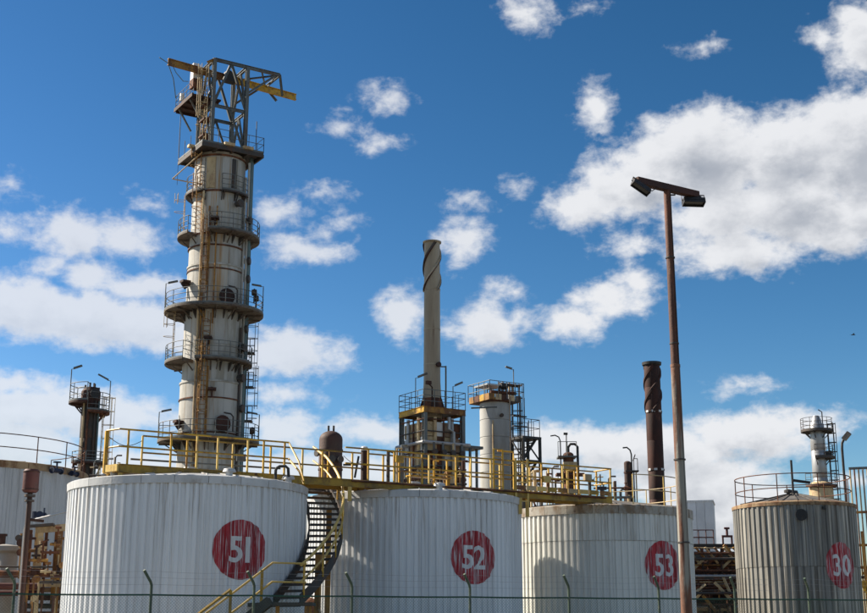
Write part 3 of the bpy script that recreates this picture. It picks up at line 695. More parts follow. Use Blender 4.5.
for v in (436, 402, 275, 252): 
    z = zC(v); r_ = 1.95 if v > 385 else 1.82
    MB().lathe([(r_-.06, z-.05), (r_+.03, z-.05), (r_+.03, z+.03), (r_-.06, z+.03)], 48).build('stiffening_ring', 'rust', colm)
MB().lathe([(1.66, zC(163)), (1.66, zC(160)), (0, zC(158))], 40).build('top_head', 'shell', colm)
VD = math.atan2(-Cc.y, -Cc.x)     # direction towards the viewer
def va(deg): return VD+R(deg)     # + = to the right in the photo
pa = platform(colm, 1.9, 3.15, zp['a'], va(-92), va(92), 'platsteel'); pc_ = platform(colm, 1.82, 3.15, zp['c'], 0, 2*math.pi, 'platsteel', posts=16)
pb1 = platform(colm, 1.85, 2.95, zp['b'], va(-125), va(-38), 'platsteel'); pb2 = platform(colm, 1.85, 2.55, zp['b']+.05, va(-25), va(110), 'platsteel')
pd1 = platform(colm, 1.75, 2.55, zp['d'], va(-130), va(-48), 'platsteel'); pd2 = platform(colm, 1.75, 2.75, zp['d']+.03, va(-12), va(120), 'platsteel')
pe1 = platform(colm, 1.68, 2.15, zp['e'], va(-120), va(-30), h=1.1); pe2 = platform(colm, 1.68, 2.05, zp['e']-.02, va(5), va(75))
# lamps
for pl, deg, zz, r_ in ((pc_, -88, zp['c'], 3.1), (pc_, 82, zp['c'], 3.1), (pa, -88, zp['a'], 3.1), (pa, 86, zp['a'], 3.1)):
    b = polar(r_, va(deg), zz); lamp(pl, b, 1.85, Vector((.75, 0, 0)) if deg < 0 else Vector((-.75, .1, 0)))
# caged ladders, rusty
m = MB()
for a, z0, z1, r_ in ((-14, zp['a'], zp['b']+1, 2.05), (-12, zp['b'], zp['c']-.4, 1.98), (-20, zp['c'], zp['d']+1, 1.95), (-42, zp['d'], zp['e']+1.0, 1.85), (-50, zp['e'], zp['f'], 1.8)):
    o = polar(1, va(a)); p = polar(r_, va(a), z0); ladder(MB(), p, polar(r_, va(a), z1), .45, o, .3, .03, True)
    lm = MB(); ladder(lm, p, polar(r_, va(a), z1), .45, o, .3, .03, True); lm.build('ladder', 'rustyellow', colm)
for a, z0, z1, r_ in ((-78, zp['b'], zp['c'], 2.5), (-80, zp['d'], zp['e'], 2.2), (88, zp['b']-3, zp['c']-.5, 2.2), (86, zp['a'], zp['b'], 2.3)):
    o = polar(1, va(a)); lm = MB(); ladder(lm, polar(r_, va(a), z0), polar(r_, va(a), z1), .42, o, .3, .022, True); lm.build('ladder', 'cream' if a < 0 else 'steel', colm)
# rust-run pipes on the face and riser pipes on the right
for a, r_, z0, z1, mat, pr in ((-24, 1.98, 0, zC(300), 'rustyellow', .06), (-30, 1.95, 2, zC(200), 'cream', .07), (-6, 2.0, zC(440), zC(372), 'rustyellow', .05), (-2, 1.93, zC(330), zC(215), 'rustyellow', .05), (-17, 1.9, zC(300), zC(215), 'rustyellow', .06),
        (70, 2.00, 0, zC(165), 'shell', .08), (79, 2.04, 0, zC(150), 'teal', .12), (88, 2.10, 0, zC(150), 'teal', .10), (62, 1.96, 0, zC(330), 'dark', .08), (66, 1.86, zC(330), zC(180), 'shell', .08), (97, 2.05, 0, zC(240), 'steel', .06)):
    MB().tube([polar(r_, va(a), z0), polar(r_, va(a), z1)], pr, 8).build('riser_pipe', mat, colm)
for v, deg in ((330, 74), (280, 74), (262, 74), (222, 72), (350, 64), (380, 64), (410, 66), (210, 40)):
    m = MB(); z = zC(v); flange(m, polar(1.8, va(deg), z), polar(1, va(deg)), .26, .42); m.build('nozzle', 'dark', colm)
for v, r_ in ((428, 1.9), (303, 1.8)):
    m = MB(); z = zC(v); c = polar(r_, va(22), z); o = polar(1, va(22)); s = Vector((-o.y, o.x, 0))
    m.tube([c, c+o*.30], .42, 20); m.tube([c+o*.22, c+o*.28], .52, 20); m.build('manhole', 'rustdark', colm)
    m = MB().tube([c+o*.4+s*.62-Vector((0, 0, .5)), c+o*.4+s*.62+Vector((0, 0, .45)), c+o*.4+s*.45+Vector((0, 0, .62)), c+o*.4+Vector((0, 0, .66))], .05, 8); m.build('davit', 'dark', colm)
for v, deg in ((425, -62), (287, -62), (345, -8), (395, 2), (228, -5)):
    m = MB(); z = zC(v); o = polar(1, va(deg)); c = polar(1.85, va(deg), z); m.beam(c, c+o*.55, .5, .14); m.beam(c+o*.1-Vector((0, 0, .35)), c+o*.4, .08, .5); m.build('small_bracket', 'rustdark', colm)
for v, deg, r_ in ((300, 72, 2.75), (432, 72, 2.8), (296, 62, 2.8)):
    m = MB(); c = polar(r_, va(deg), zC(v)); m.tube([c-Vector((0, 0, .7)), c+Vector((0, 0, .25))], .05, 6); m.tube([c-Vector((.15, 0, 0)), c+Vector((.15, 0, 0))], .20, 10); m.build('relief_valve', 'dark', colm)
# small cage boxes down the right
for v in (378, 412, 344):
    m = MB(); c = polar(2.35, va(92), zC(v)); 
    for dz_ in (-.45, 0, .45):
        for e in ((-.28, -.2), ): m.beam(c+Vector((-.3, 0, dz_)), c+Vector((.3, 0, dz_)), .05); 
    for dx_ in (-.3, 0, .3): m.beam(c+Vector((dx_, 0, -.45)), c+Vector((dx_, 0, .45)), .045)
    m.beam(c+Vector((-.3, .2, -.5)), c+Vector((.3, .2, -.5)), .5, .08); m.build('step_box', 'dark', colm)
for v, r_, a0_, a1_ in ((443, 1.93, -80, 85), (365, 1.85, -20, 70), (314, 1.83, -75, 75), (240, 1.72, -5, 70), (198, 1.67, 10, 60)):
    n_ = int((a1_-a0_)/17)
    for k in range(n_+1):
        a = va(a0_+(a1_-a0_)*k/n_); z = zC(v)-.14; o_ = polar(1, a); s_ = Vector((-o_.y, o_.x, 0))*.03
        p0_, p1_, p2_ = polar(r_, a, z), polar(r_+.42, a, z), polar(r_, a, z-.55)
        MB().poly([p0_-s_, p1_-s_, p2_-s_, p0_+s_, p1_+s_, p2_+s_], [(0, 1, 2), (5, 4, 3), (0, 3, 4, 1), (1, 4, 5, 2), (2, 5, 3, 0)]).build('gusset_plate', 'dark', colm)
# crane frame: turned with the plant's grid
def G(a, b, z): return Vector((E1.x*a+E2.x*b, E1.y*a+E2.y*b, z))
zf = zp['f']; hf = 2.12
top_p = MB().box((0, 0, zf-.12), (2*hf, 2*hf, .10), GR)
for k in range(5): top_p.beam(G(-hf+.02+k*(2*hf-.04)/4, -hf, zf-.28), G(-hf+.02+k*(2*hf-.04)/4, hf, zf-.28), .12, .22)
for k in (-1, 1): top_p.beam(G(-hf, k*hf*.98, zf-.2), G(hf, k*hf*.98, zf-.2), .10, .30)
tp = top_p.build('top_platform', 'dark', colm)
q = [G(-hf, -hf, zf-.07), G(hf, -hf, zf-.07), G(hf, hf, zf-.07), G(-hf, hf, zf-.07), G(-hf, -hf, zf-.07)]
path_rail(tp, q, 1.05, 'steel', 1.0, .022, (1., .55), .12)
for a, b in ((-hf, -.5), (-.3, -hf), (1.0, -hf)): MB().box(G(a, b, zf+.05), (.7, .35, .18), GR).build('junction_box', 'cream', tp)
for p, hgt in ((G(-hf, hf, zf), 3.1), (G(hf, -hf*.4, zf), 2.6)): MB().tube([p, p+Vector((0, 0, hgt))], .03, 6).build('lightning_rod', 'steel', tp)
for k in (-1, 1):
    for j in (-1, 1): MB().beam(G(k*1.0, j*1.0, zf-.4), G(k*.9, j*.9, zf-2.2), .14, .14).build('strut', 'dark', colm)
h = 1.18; zt = Z(72, YC-1.0)+.62; zb = zf-.05
zm = zb+(zt-zb)*.48
leg = MB().ibeam((0, 0, zb), (0, 0, zt), .24, .24, .03).mesh('crane_frame_leg'); leg.materials.append(M['steel'])
for a, b in ((-h, -h), (h, -h), (h, h), (-h, h)): link('crane_frame_leg', leg, colm, loc=G(a, b, 0), rz=GR)
def cbeam(p, q, w=.13, h_=.16, mat='steel'): MB().ibeam(p, q, w, h_, .025).build('crane_frame_beam', mat, colm)
cs = [(-h, -h), (h, -h), (h, h), (-h, h)]
for i in range(4):
    (a, b), (c_, d_) = cs[i], cs[(i+1) % 4]
    cbeam(G(a, b, zm), G(c_, d_, zm), .14, .20); cbeam(G(a, b, zt), G(c_, d_, zt), .16, .22)
    cbeam(G(a, b, zm), G((a+c_)/2, (b+d_)/2, zt)); cbeam(G(c_, d_, zm), G((a+c_)/2, (b+d_)/2, zt))
    if i != 0: cbeam(G(a, b, zb), G((a+c_)/2, (b+d_)/2, zm), .12, .12, 'steel'); 
    cbeam(G(c_, d_, zb), G((a+c_)/2, (b+d_)/2, zm), .12, .12, 'steel')
    if i == 3: cbeam(G(a, b, zb), G(c_, d_, zm), .10, .10, 'rust')
# jib booms to the right along e1, trusses
xe = 3.55
for b in (-h, h):
    cbeam(G(h, b, zt), G(xe, b, zt), .15, .22)
    cbeam(G(xe, b, zt), G(xe+.55, b*.4, zt-1.15), .14, .18)
    cbeam(G(h, b, zt-1.9), G(xe-.3, b, zt-.1), .11, .14)
    cbeam(G(-h, b, zt+.0), G(-h-.5, b, zt-.35), .14, .18, 'rustyellow')
cbeam(G(xe, -h, zt), G(xe, h, zt)); cbeam(G(h+.2, h, zt), G(xe, -h, zt), .1, .1); cbeam(G(h, -h, zt), G(2.4, h, zt), .1, .1); cbeam(G(2.2, -h, zt), G(xe, h, zt), .1, .1)
for s_ in (-1, 1): cbeam(G(xe-.3, s_*h, zt-.12), G(xe-.3, 0, zt-.42), .07, .10)
zy = zt-.55
bd_ = Vector((math.cos(R(37)), math.sin(R(37)), 0))
def GB(a, z): return Vector((bd_.x*a, bd_.y*a, z))
MB().ibeam(GB(.55, zy), GB(5.6, zy), .20, .46, .05).build('crane_beam', 'yellow', colm, label='yellow crane beam running out to the right')
MB().ibeam(GB(-4.1, zy), GB(.54, zy), .20, .46, .05).build('crane_beam', 'rustyellow', colm, label='rusty ochre left half of the crane beam')
m = MB(); m.box(G(.35, -.15, zy-.05), (.75, .55, .6), GR); m.tube([G(.2, -.4, zy+.15), G(.2, .4, zy+.15)], .28, 12); m.build('hoist', 'black', colm)
# side platform at the top going out to the far left
zs_ = zt-2.3
sp_ = MB().box(G(-h-.0, 1.55, zs_), (2.0, 3.3, .12), GR)
for k in range(4): sp_.beam(G(-h-.95, .2+k*.95, zs_-.14), G(-h+.95, .2+k*.95, zs_-.14), .08, .16)
sp_.beam(G(-h-1.02, -.1, zs_), G(-h-1.02, 3.2, zs_), .06, .26)
so = sp_.build('side_platform', 'rustdark', colm)
path_rail(so, [G(-h-.95, -.1, zs_+.06), G(-h-.95, 3.15, zs_+.06), G(-h+.9, 3.15, zs_+.06)], 1.0, 'steel', .7, .02, (1., .66, .33))
for b in (.6, 2.6): MB().beam(G(-h-.9, b, zs_-.1), G(-h, b, zs_-1.5), .10, .10).build('strut', 'steel', colm)
MB().box(G(-h-.75, .35, zs_+1.75), (.42, .55, 1.15), GR).build('control_cabinet', 'white', colm)
MB().box(G(-h-.7, .2, zs_+.85), (.65, .65, .6), GR).build('motor_housing', 'rust', colm)
MB().box(G(-h-.6, 3.0, zs_+1.0), (.25, .25, .5), GR).build('junction_box', 'white', colm)
for b in (-1.1, -.9): pass
lm = MB(); ladder(lm, G(-h-.25, -h*.55, zb), G(-h-.25, -h*.55, zt-.3), .42, G(-1, 0, 0), .3, .03, True); lm.build('ladder', 'cream', colm)
lm = MB(); ladder(lm, G(-h-.1, h*.3, zb), G(-h-.1, h*.3, zs_), .42, G(-1, 0, 0), .45, .03, False); lm.build('ladder', 'cream', colm)
for z_ in (zb+1.1, zb+2.2, zb+3.2): MB().box(G(-h, -.2, z_), (.7, .9, .10), GR).build('rest_plate', 'rust', colm)
# cables hanging in loops from the rail end
A = GB(-4.1, zy); MB().tube([A+(G(-.6, 0, .15)), A+G(0, 0, -.1), A+G(.5, .2, -1.0), A+G(.9, .9, -1.5), A+G(1.3, 1.8, -1.6)], .03, 6).build('power_cable', 'teal', colm)
MB().tube([A+G(.2, 0, 0), A+G(.7, .3, -.5), A+G(1.4, .8, -.75), A+G(1.9, 1.2, -.5)], .025, 6).build('power_cable', 'teal', colm)
A = G(-h-.7, 2.8, zs_-.1); MB().tube([A, A-Vector((0, 0, 5.3))], .014, 5).build('hanging_line', 'dark', colm)
m = MB().tube([G(-hf*.8, -hf*.5, zf-.4), G(-hf*1.2, hf*.9, zf-1.5)], .04, 6); m.tube([G(-hf*1.2, hf*.9, zf-1.5), G(0, hf*.8, zf-1.6)], .04, 6); m.build('stay_rod', 'cream', colm)
# access doors/panels of the top section
for deg, w_, mat in ((-42, .5, 'shell'), (-20, .75, 'cream'), (12, .55, 'shell'), (32, .35, 'dark'), (47, .5, 'shell')):
    z0, z1 = zC(196), zC(166)
    m = MB().arc_plate(1.65, 1.72, z0, z1, va(deg-w_*13), va(deg+w_*13), 4); m.build('casing_panel', mat, colm)
# ================================================================ furnace tower with stack
def helical_strake(m, r, z0, z1, turns, start, h=.12, w=.06, n=40, c=(0, 0)):
    vs = []
    for k in range(n+1):
        a = start+turns*2*math.pi*k/n; z = z0+(z1-z0)*k/n; ca, sa = math.cos(a), math.sin(a)
        for rr, dz in ((r-.02, -w/2), (r+h, -w/4), (r+h, w/4), (r-.02, w/2)): vs.append((c[0]+rr*ca, c[1]+rr*sa, z+dz*4))
    fs = [(k*4+j, k*4+(j+1) % 4, (k+1)*4+(j+1) % 4, (k+1)*4+j) for k in range(n) for j in range(4)]+[(3, 2, 1, 0), (n*4, n*4+1, n*4+2, n*4+3)]
    return m.poly(vs, fs)
YF = 75.; Fc = P(432, 405, YF)
fur = thing('furnace_tower', 'square heater tower wrapped in pipes with a tall tan chimney rising from its yellow-edged platform', 'furnace', (Fc.x, YF, 0), GR)
zF = Z(408, YF-1.5); hF = 1.42
m = MB(); m.box((0, 0, zF-.09), (2*hF-.1, 2*hF-.1, .08)); m.build('deck', 'dark', fur)
for i, (p, q_) in enumerate((((-hF, -hF), (hF, -hF)), ((hF, -hF), (hF, hF)), ((hF, hF), (-hF, hF)), ((-hF, hF), (-hF, -hF)))):
    MB().ibeam((*p, zF-.12), (*q_, zF-.12), .10, .34, .02).build('platform_edge', 'rustyellow' if i != 3 else 'yellow', fur)
path_rail(fur, [(-hF, -hF, zF+.05), (hF, -hF, zF+.05), (hF, hF, zF+.05), (-hF, hF, zF+.05), (-hF, -hF, zF+.05)], 1.0, 'steel', .8, .022, (1., .66, .33))
for x in (-1, 1):
    for y in (-1, 1): MB().ibeam((x*(hF-.12), y*(hF-.12), 0), (x*(hF-.12), y*(hF-.12), zF-.3), .22, .24, .03).build('leg', 'steel', fur)
zt_ = Z(243, YF); zk = zF-.1
prof = [(.58, zk-.3), (.58, zk+.5), (.50, zk+1.9), (.475, zt_-.3), (.475, zt_-.02), (.56, zt_-.02), (.57, zt_+.06), (.50, zt_+.06), (.43, zt_-.3)]
ch = MB().lathe(prof, 32).build('chimney', 'tan', fur, label='tall tan chimney with spiral fins at its top')
for k in range(3):
    helical_strake(MB(), .46, 1, 2, 1, 0)
    MB_ = helical_strake(MB(), .47, zt_-3.0, zt_-.1, .62, k*2*math.pi/3+.6, .09, .08); MB_.build('fin', 'dark' if k == 0 else 'tan', ch)
    helical_strake(MB(), .50, zt_-3.0, zt_-.1, .62, k*2*math.pi/3+.75, .075, .03).build('fin_edge', 'rustdark', ch)
for v in (365, 330, 290): MB().lathe([(.47, Z(v, YF)-.03), (.505, Z(v, YF)-.03), (.505, Z(v, YF)+.03), (.47, Z(v, YF)+.03)], 32).build('seam_ring', 'tan', ch)
m = MB().lathe([(.72, zk), (.70, zk+.5), (.56, zk+.9)], 24); m.build('stack_collar', 'rust', fur)
for a in range(6):
    MB().beam(polar(.9, a*math.pi/3, zk+.05), polar(.56, a*math.pi/3, zk+1.0), .05, .05).build('gusset', 'rust', fur)
m = MB(); flange(m, (.05, -.45, Z(366, YF)), (.3, -1, 0), .16, .2); m.build('sample_port', 'rustdark', fur)
MB().tube([(.75, -.35, zk), (.75, -.35, zk+2.9)], .05, 8).build('conduit', 'steel', fur)
MB().tube([(.75, -.35, zk+2.85), (.45, -.2, zk+2.85)], .04, 8).build('conduit', 'steel', fur)
lamp(fur, (-hF+.2, -hF*.1, zF), 1.9, Vector((.5, -.5, .1))); lamp(fur, (hF-.2, -.4, zF), 1.6, Vector((.5, -.3, .1)))
m = MB(); m.tube([(-.55, -.9, zF), (-.55, -.9, zF+1.3), (-.8, -.9, zF+1.5)], .05, 6); m.box((-.8, -.9, zF+1.55), (.3, .2, .2)); m.build('valve', 'rustdark', fur)
# casing panels between studs
hc = 1.16; zc0, zc1 = Z(560, YF), zF-.75
MB().box((0, 0, (zc0+zc1)/2), (2*hc-.1, 2*hc-.1, zc1-zc0)).build('casing', 'brick', fur)
hts = [zc0+(zc1-zc0)*k/9 for k in range(10)]
for face in range(4):
    for i in range(4):
        for j in range(9):
            w_ = 2*hc/4-.03
            x = -hc+(i+.5)*2*hc/4; z = (hts[j]+hts[j+1])/2
            pos = [(x, -hc), (hc, x), (-x, hc), (-hc, -x)][face]
            if face in (0, 3) or (i == 0):
                MB().box((0, 0, 0), (w_, .06+random.random()*.05, hts[j+1]-hts[j]-.05)).build('casing_panel', random.choice(['brick', 'cream', 'white', 'white'] if face == 3 else ['brick', 'brick', 'cream', 'rust', 'white']), fur, loc=(*pos, z), rz=face*math.pi/2)  # left face picks more white panels: sunlight on that side put into colour
for face in (0, 3):
    for i in range(5):
        x = -hc+i*2*hc/4; p = (x, -hc-.12) if face == 0 else (-hc-.12, x)
        MB().tube([(*p, 3), (*p, zF-.5)], .05+.05*(i % 2), 8).build('riser_pipe', ['steel', 'cream', 'rust', 'silver', 'steel'][i], fur)
    for k, v in enumerate((420, 432, 452, 466, 478)):
        z = Z(v, YF-1.2); ex = hc+.22
        MB().tube([(-ex, -ex, z), (ex, -ex, z)] if face == 0 else [(-ex, -ex, z), (-ex, ex, z)], .04, 6).build('cross_pipe', ['rust', 'dark', 'rustdark', 'steel', 'rust'][k], fur)
zq = Z(443, YF-1.5)
for p, q_ in (((-hF-.1, -hF-.15), (hF+.2, -hF-.15)), ((-hF-.1, -hF-.15), (-hF-.1, hF+.1))):
    MB().tube([(*p, zq), (*q_, zq)], .10, 10).build('header_pipe', 'silver', fur)
MB().tube([(-hF-.1, hF+.1, zq), (-hF-.1, hF+.1, 4)], .10, 10).build('header_pipe', 'silver', fur)
MB().tube([(.2, -hc-.4, zF-.5), (.2, -hc-.4, zF-1.2), (.5, -hc-.4, zF-1.35), (.55, -hc-.4, zF-3.5)], .10, 10).build('elbow_pipe', 'silver', fur)
for z, w_ in ((Z(478, YF-1.5), .16), (Z(468, YF-1.5), .10)):
    MB().beam((-hF, -hF, z), (hF, -hF, z), .12, w_).build('cross_beam', 'rust', fur); MB().beam((-hF, -hF, z), (-hF, hF, z), .12, w_).build('cross_beam', 'rust', fur)
for a in (-.9, -.3, .4, 1.0): MB().tube([(a, -hF-.25, 3), (a, -hF-.25, zq)], .07, 8).build('riser_pipe', random.choice(['steel', 'cream', 'rust']), fur)
for k in range(4):
    m = MB(); flange(m, (-.9+k*.62, -hF-.15, zq-.55), (0, -1, 0), .16, .25); m.build('valve', 'dark', fur)
# side shelf to the right of the furnace
sh = MB().box((hF+.85, -.3, Z(446, YF)), (1.5, 1.2, .16)); sh.beam((hF+.75, -.75, 0), (hF+.75, -.75, Z(446, YF)), .12); sh.beam((hF+1.45, -.4, 0), (hF+1.45, -.4, Z(446, YF)), .12); sh.build('side_shelf', 'steel', fur)

# ================================================================ round grey tower with machinery on top
YR = 80.; Rc = P(495, 430, YR)
rt = thing('round_tower', 'plain grey cylindrical tower with a cluttered rusty platform and small canopy on top', 'tower', (Rc.x, YR, 0))
zR = Z(401, YR-1); rr_ = .94
ns = 14
for k in range(ns):
    za, zb_ = zR*k/ns, zR*(k+1)/ns
    MB().lathe([(rr_-.02, za), (rr_+.012, za+.03), (rr_+.012, zb_-.03), (rr_-.02, zb_)], 36).build('insulation_band', 'shellgrey', rt)
m = MB().box((0, 0, zR+.08), (2.3, 2.3, .16), GR); 
po = m.build('top_platform', 'rust', rt)
for k in range(5):
    MB().beam(G(-1.25, -1.18, zR+.22)+E1*(k*.5), G(-1.25, -1.18, zR+.22)+E1*(k*.5+.44), .05, .36).build('kick_plate', ['rustyellow', 'cream', 'rust', 'cream', 'steel'][k], po)
for k in range(4):
    MB().beam(G(-1.18, -1.15+k*.58, zR+.22), G(-1.18, -1.15+k*.58+.5, zR+.22), .05, .40).build('kick_plate', ['rustyellow', 'yellow', 'rust', 'rustyellow'][k], po)
path_rail(po, [G(-1.2, -1.2, zR+.16), G(1.4, -1.2, zR+.16), G(1.4, 1.2, zR+.16), G(-1.2, 1.2, zR+.16), G(-1.2, -1.2, zR+.16)], 1.05, 'steel', .65, .024, (1., .5))
zcn = Z(385, YR-1)
MB().box(G(-.55, -.2, zcn), (1.3, 1.5, .10), GR).build('canopy', 'silver', rt)
for a, b in ((-1.1, -.8), (0, -.8), (0, .4), (-1.1, .4)): MB().beam(G(a, b, zR+.15), G(a, b, zcn), .07).build('canopy_post', 'steel', rt)
m = MB(); m.tube([G(-.2, -.9, zcn-.02), G(.3, -.9, zcn-.02)], .20, 14); m.build('fan_motor', 'black', rt)
for k in range(5): MB().tube([G(-.1+k*.32, -.7+k*.1, zR+.2), G(-.1+k*.32, -.7+k*.1, zR+1.25+.1*(k % 2))], .07, 8).build('standpipe', ['rust', 'silver', 'dark', 'cream', 'steel'][k], rt)
MB().tube([G(-.1, -.9, zR+1.1), G(1.3, -.9, zR+1.1)], .10, 8).build('header_pipe', 'dark', rt)
MB().tube([G(-.9, -.9, zR+.55), G(1.0, -.9, zR+.6)], .11, 8).build('header_pipe', 'rust', rt)
lamp(rt, G(1.2, -.4, zR+.16), 2.1, Vector((-.5, -.1, 0)))
z_ = Z(407, YR-1); MB().beam(Vector((-1.5, -.6, z_)), Vector((.1, -.95, z_)), .12, .08).build('outrigger', 'steel', rt)
m = MB(); m.tube([polar(rr_+.05, R(-100), 3), polar(rr_+.05, R(-100), zR-1.2)], .04, 6); m.build('conduit', 'cream', rt)
m = MB(); flange(m, polar(rr_, R(-70), zR-.9), polar(1, R(-70)), .12, .2); m.build('nozzle', 'dark', rt)
m = MB(); ladder(m, polar(rr_+.18, R(-12), 2), polar(rr_+.18, R(-12), zR+1.2), .42, polar(1, R(-12)), .3, .03, True); m.build('ladder', 'dark', rt)

# ================================================================ black stair frame right of the grey tower
YD = 78.; Dc = P(526, 470, YD)
dk = thing('stair_frame', 'black open steel frame with a railed landing beside the grey round tower', 'stair tower', (Dc.x, YD, 0), GR)
zD = Z(437, YD-.8); hd = .62
for x in (-hd, hd):
    for y in (-hd, hd): MB().ibeam((x, y, 0), (x, y, zD), .14, .14, .02).build('leg', 'black', dk)
MB().box((0, 0, zD), (2*hd+.15, 2*hd+.15, .14)).build('landing', 'black', dk)
path_rail(dk, [(-hd, -hd, zD+.07), (hd, -hd, zD+.07), (hd, hd, zD+.07), (-hd, hd, zD+.07)], 1.05, 'dark', .6, .022)
for v in (462, 488):
    z = Z(v, YD)
    for p, q_ in (((-hd, -hd), (hd, -hd)), ((hd, -hd), (hd, hd)), ((-hd, -hd), (-hd, hd))): MB().beam((*p, z), (*q_, z), .10, .12).build('cross_beam', 'black', dk)
for v0, v1 in ((488, 462), (462, 439), (515, 488)):
    MB().beam((-hd, -hd, Z(v1, YD)), (hd, -hd, Z(v0, YD)), .07).build('brace', 'black', dk); MB().beam((-hd, -hd, Z(v0, YD)), (-hd, hd, Z(v1, YD)), .07).build('brace', 'black', dk)
    m = MB(); a0, a1 = Vector((-hd+.1, 0, Z(v0, YD))), Vector((hd-.1, 0, Z(v1, YD)))
    for k in range(7): m.box(a0.lerp(a1, k/6), (.22, .7, .03))
    m.beam(a0+Vector((0, -.36, 0)), a1+Vector((0, -.36, 0)), .03, .18); m.build('stair_flight', 'black', dk)
m = MB(); p = Vector((-hd-.35, .2, 0)); ladder(m, p+Vector((0, 0, 3)), p+Vector((0, 0, Z(398, YD))), .42, (1, -.6, 0), .3, .03, True); m.build('ladder', 'dark', dk)
for x_, v in ((-.3, 403), (-.05, 398), (.25, 420)): MB().tube([(x_, 0, zD), (x_, 0, Z(v, YD))], .035, 6).build('upright_pole', 'black', dk)
for v in (417, 427): MB().beam((-hd-.3, 0, Z(v, YD)), (.05, 0, Z(v, YD)), .25, .06).build('rest_plate', 'black', dk)

# ================================================================ stacks, vessels
YS = 80.; Sc = P(656.5, 480, YS)
ss = thing('rusty_stack', 'dark rust-brown chimney with bulging spiral fins on top, just left of the lamp pole', 'chimney', (Sc.x, YS, 0))
zs = Z(365, YS); 
for v0, v1 in ((640, 560), (560, 530), (530, 500), (500, 470), (470, 441), (441, 412), (412, 388), (388, 366)):
    z0, z1 = max(0, Z(v0, YS)), Z(v1, YS)
    MB().lathe([(.49, z0), (.50, z0+.03), (.50, z1-.03), (.49, z1)], 32).build('stack_section', 'stackrust' if v1 < 470 else 'rustdark', ss)
m = MB().lathe([(.50, zs-.02), (.60, zs-.02), (.62, zs+.15), (.52, zs+.17), (.45, zs-.1)], 32); m.build('stack_rim', 'black', ss)
for k in range(3): helical_strake(MB(), .49, Z(412, YS), zs-.08, .7, k*2.094+.3, .085, .10).build('fin', 'stackrust', ss)
for v in (412, 470):
    z = Z(v, YS); 
    for d_ in (-58, -12, 38): MB().box((0, 0, 0), (.20, .05, .13)).build('reflector_plate', 'white', ss, loc=polar(.52, R(-90+d_), z), rz=R(d_))
    MB().lathe([(.5, z-.04), (.53, z-.04), (.53, z+.04), (.5, z+.04)], 32).build('band', 'rustdark', ss)

def vessel(name, label, cat, u, v0, Y, r, mat, cap=.35):
    c = P(u, v0+30, Y); t = thing(name, label, cat, (c.x, Y, 0)); zt = Z(v0, Y)
    prof = [(r, 0), (r, zt-cap*r*1.5)]+[(r*math.cos(a), zt-cap*r*1.5+cap*r*1.5*math.sin(a)) for a in [math.pi/2*k/6 for k in range(1, 7)]]
    MB().lathe(prof, 28).build('shell', mat, t)
    for k in range(1, 5):
        z = zt-cap*r*1.5-.9*k+.4; MB().lathe([(r-.01, z-.04), (r+.03, z-.04), (r+.03, z+.04), (r-.01, z+.04)], 28).build('seam_ring', mat, t)
    return t, zt
t, zt = vessel('domed_vessel', 'dark rusty domed vessel standing behind the walkway between tanks 51 and 52', 'vessel', 330.5, 431, 60, .55, 'skin', .5)
for x in (-.12, .12): MB().tube([(x, 0, zt-.1), (x, 0, zt+.25)], .05, 8).build('top_nozzle', 'dark', t)
for d_ in (-50, 10, 40): m = MB(); flange(m, polar(.6, R(-90+d_), zt-1.1-.3*(d_ > 0)), polar(1, R(-90+d_)), .17, .2); m.build('side_nozzle', 'dark', t)
m = MB(); m.beam((.6, -.1, zt-1.6), (1.25, -.1, zt-1.6), .10, .08); m.tube([(1.15, -.1, zt-2.2), (1.32, -.1, zt-1.2)], .05, 8); m.build('vent_arm', 'black', t)
m = MB(); ladder(m, (-.2, -.8, 2), (-.2, -.8, zt-1), .4, (0, -1, 0), .3, .025, False); m.build('ladder', 'rustyellow', t)
t, zt = vessel('process_vessel', 'grey-brown vessel with a looping black outlet pipe right of the black stair frame', 'vessel', 569, 452, 70, .29, 'rust', .4)
MB().tube([(.0, -.05, zt), (.0, -.05, zt+.25), (.12, -.1, zt+.42), (.35, -.1, zt+.42), (.5, -.1, zt+.28), (.5, -.1, zt-2.5)], .07, 10).build('outlet_pipe', 'black', t)
MB().tube([(-.42, 0, zt-3), (-.42, 0, zt+.6), (-.5, 0, zt+.82), (-.7, 0, zt+.92), (-.95, 0, zt+.88)], .035, 8).build('gooseneck_vent', 'black', t)
MB().tube([(-.1, 0, zt), (-.08, 0, zt+.95)], .03, 6).box((-.12, 0, zt+1.0), (.22, .12, .12)).build('small_lamp', 'dark', t)
MB().box((-.1, 0, zt-.3), (1.0, 1.0, .08)).build('platform', 'steel', t)
MB().box((.05, -.1, zt-1.25), (1.5, .8, .12)).build('lower_platform', 'rust', t)
MB().box((.05, -.35, zt-.85), (.75, .35, .5)).build('instrument_box', 'cream', t)
m = MB()
for x in (-.6, -.1, .4): m.tube([(x, -.5, zt-.3), (x, -.5, zt+.5)], .02, 6)
m.tube([(-.6, -.5, zt+.5), (.4, -.5, zt+.5)], .02, 6); m.build('railing', 'steel', t)
t, zt = vessel('slim_vessel', 'slim dark vessel with a gooseneck vent standing left of the rusty chimney', 'vessel', 628.5, 461, 68, .19, 'rustdark', .4)
MB().tube([(.22, 0, zt-2.5), (.22, 0, zt+.35), (.16, 0, zt+.58), (.0, 0, zt+.72), (-.22, 0, zt+.70)], .04, 8).build('gooseneck_vent', 'black', t)
MB().box((.2, 0, zt-.55), (.7, .5, .07)).build('platform', 'dark', t)
m = MB()
for x in (.3, .5): m.tube([(x, -.2, zt-.55), (x, -.2, zt+.1)], .02, 6)
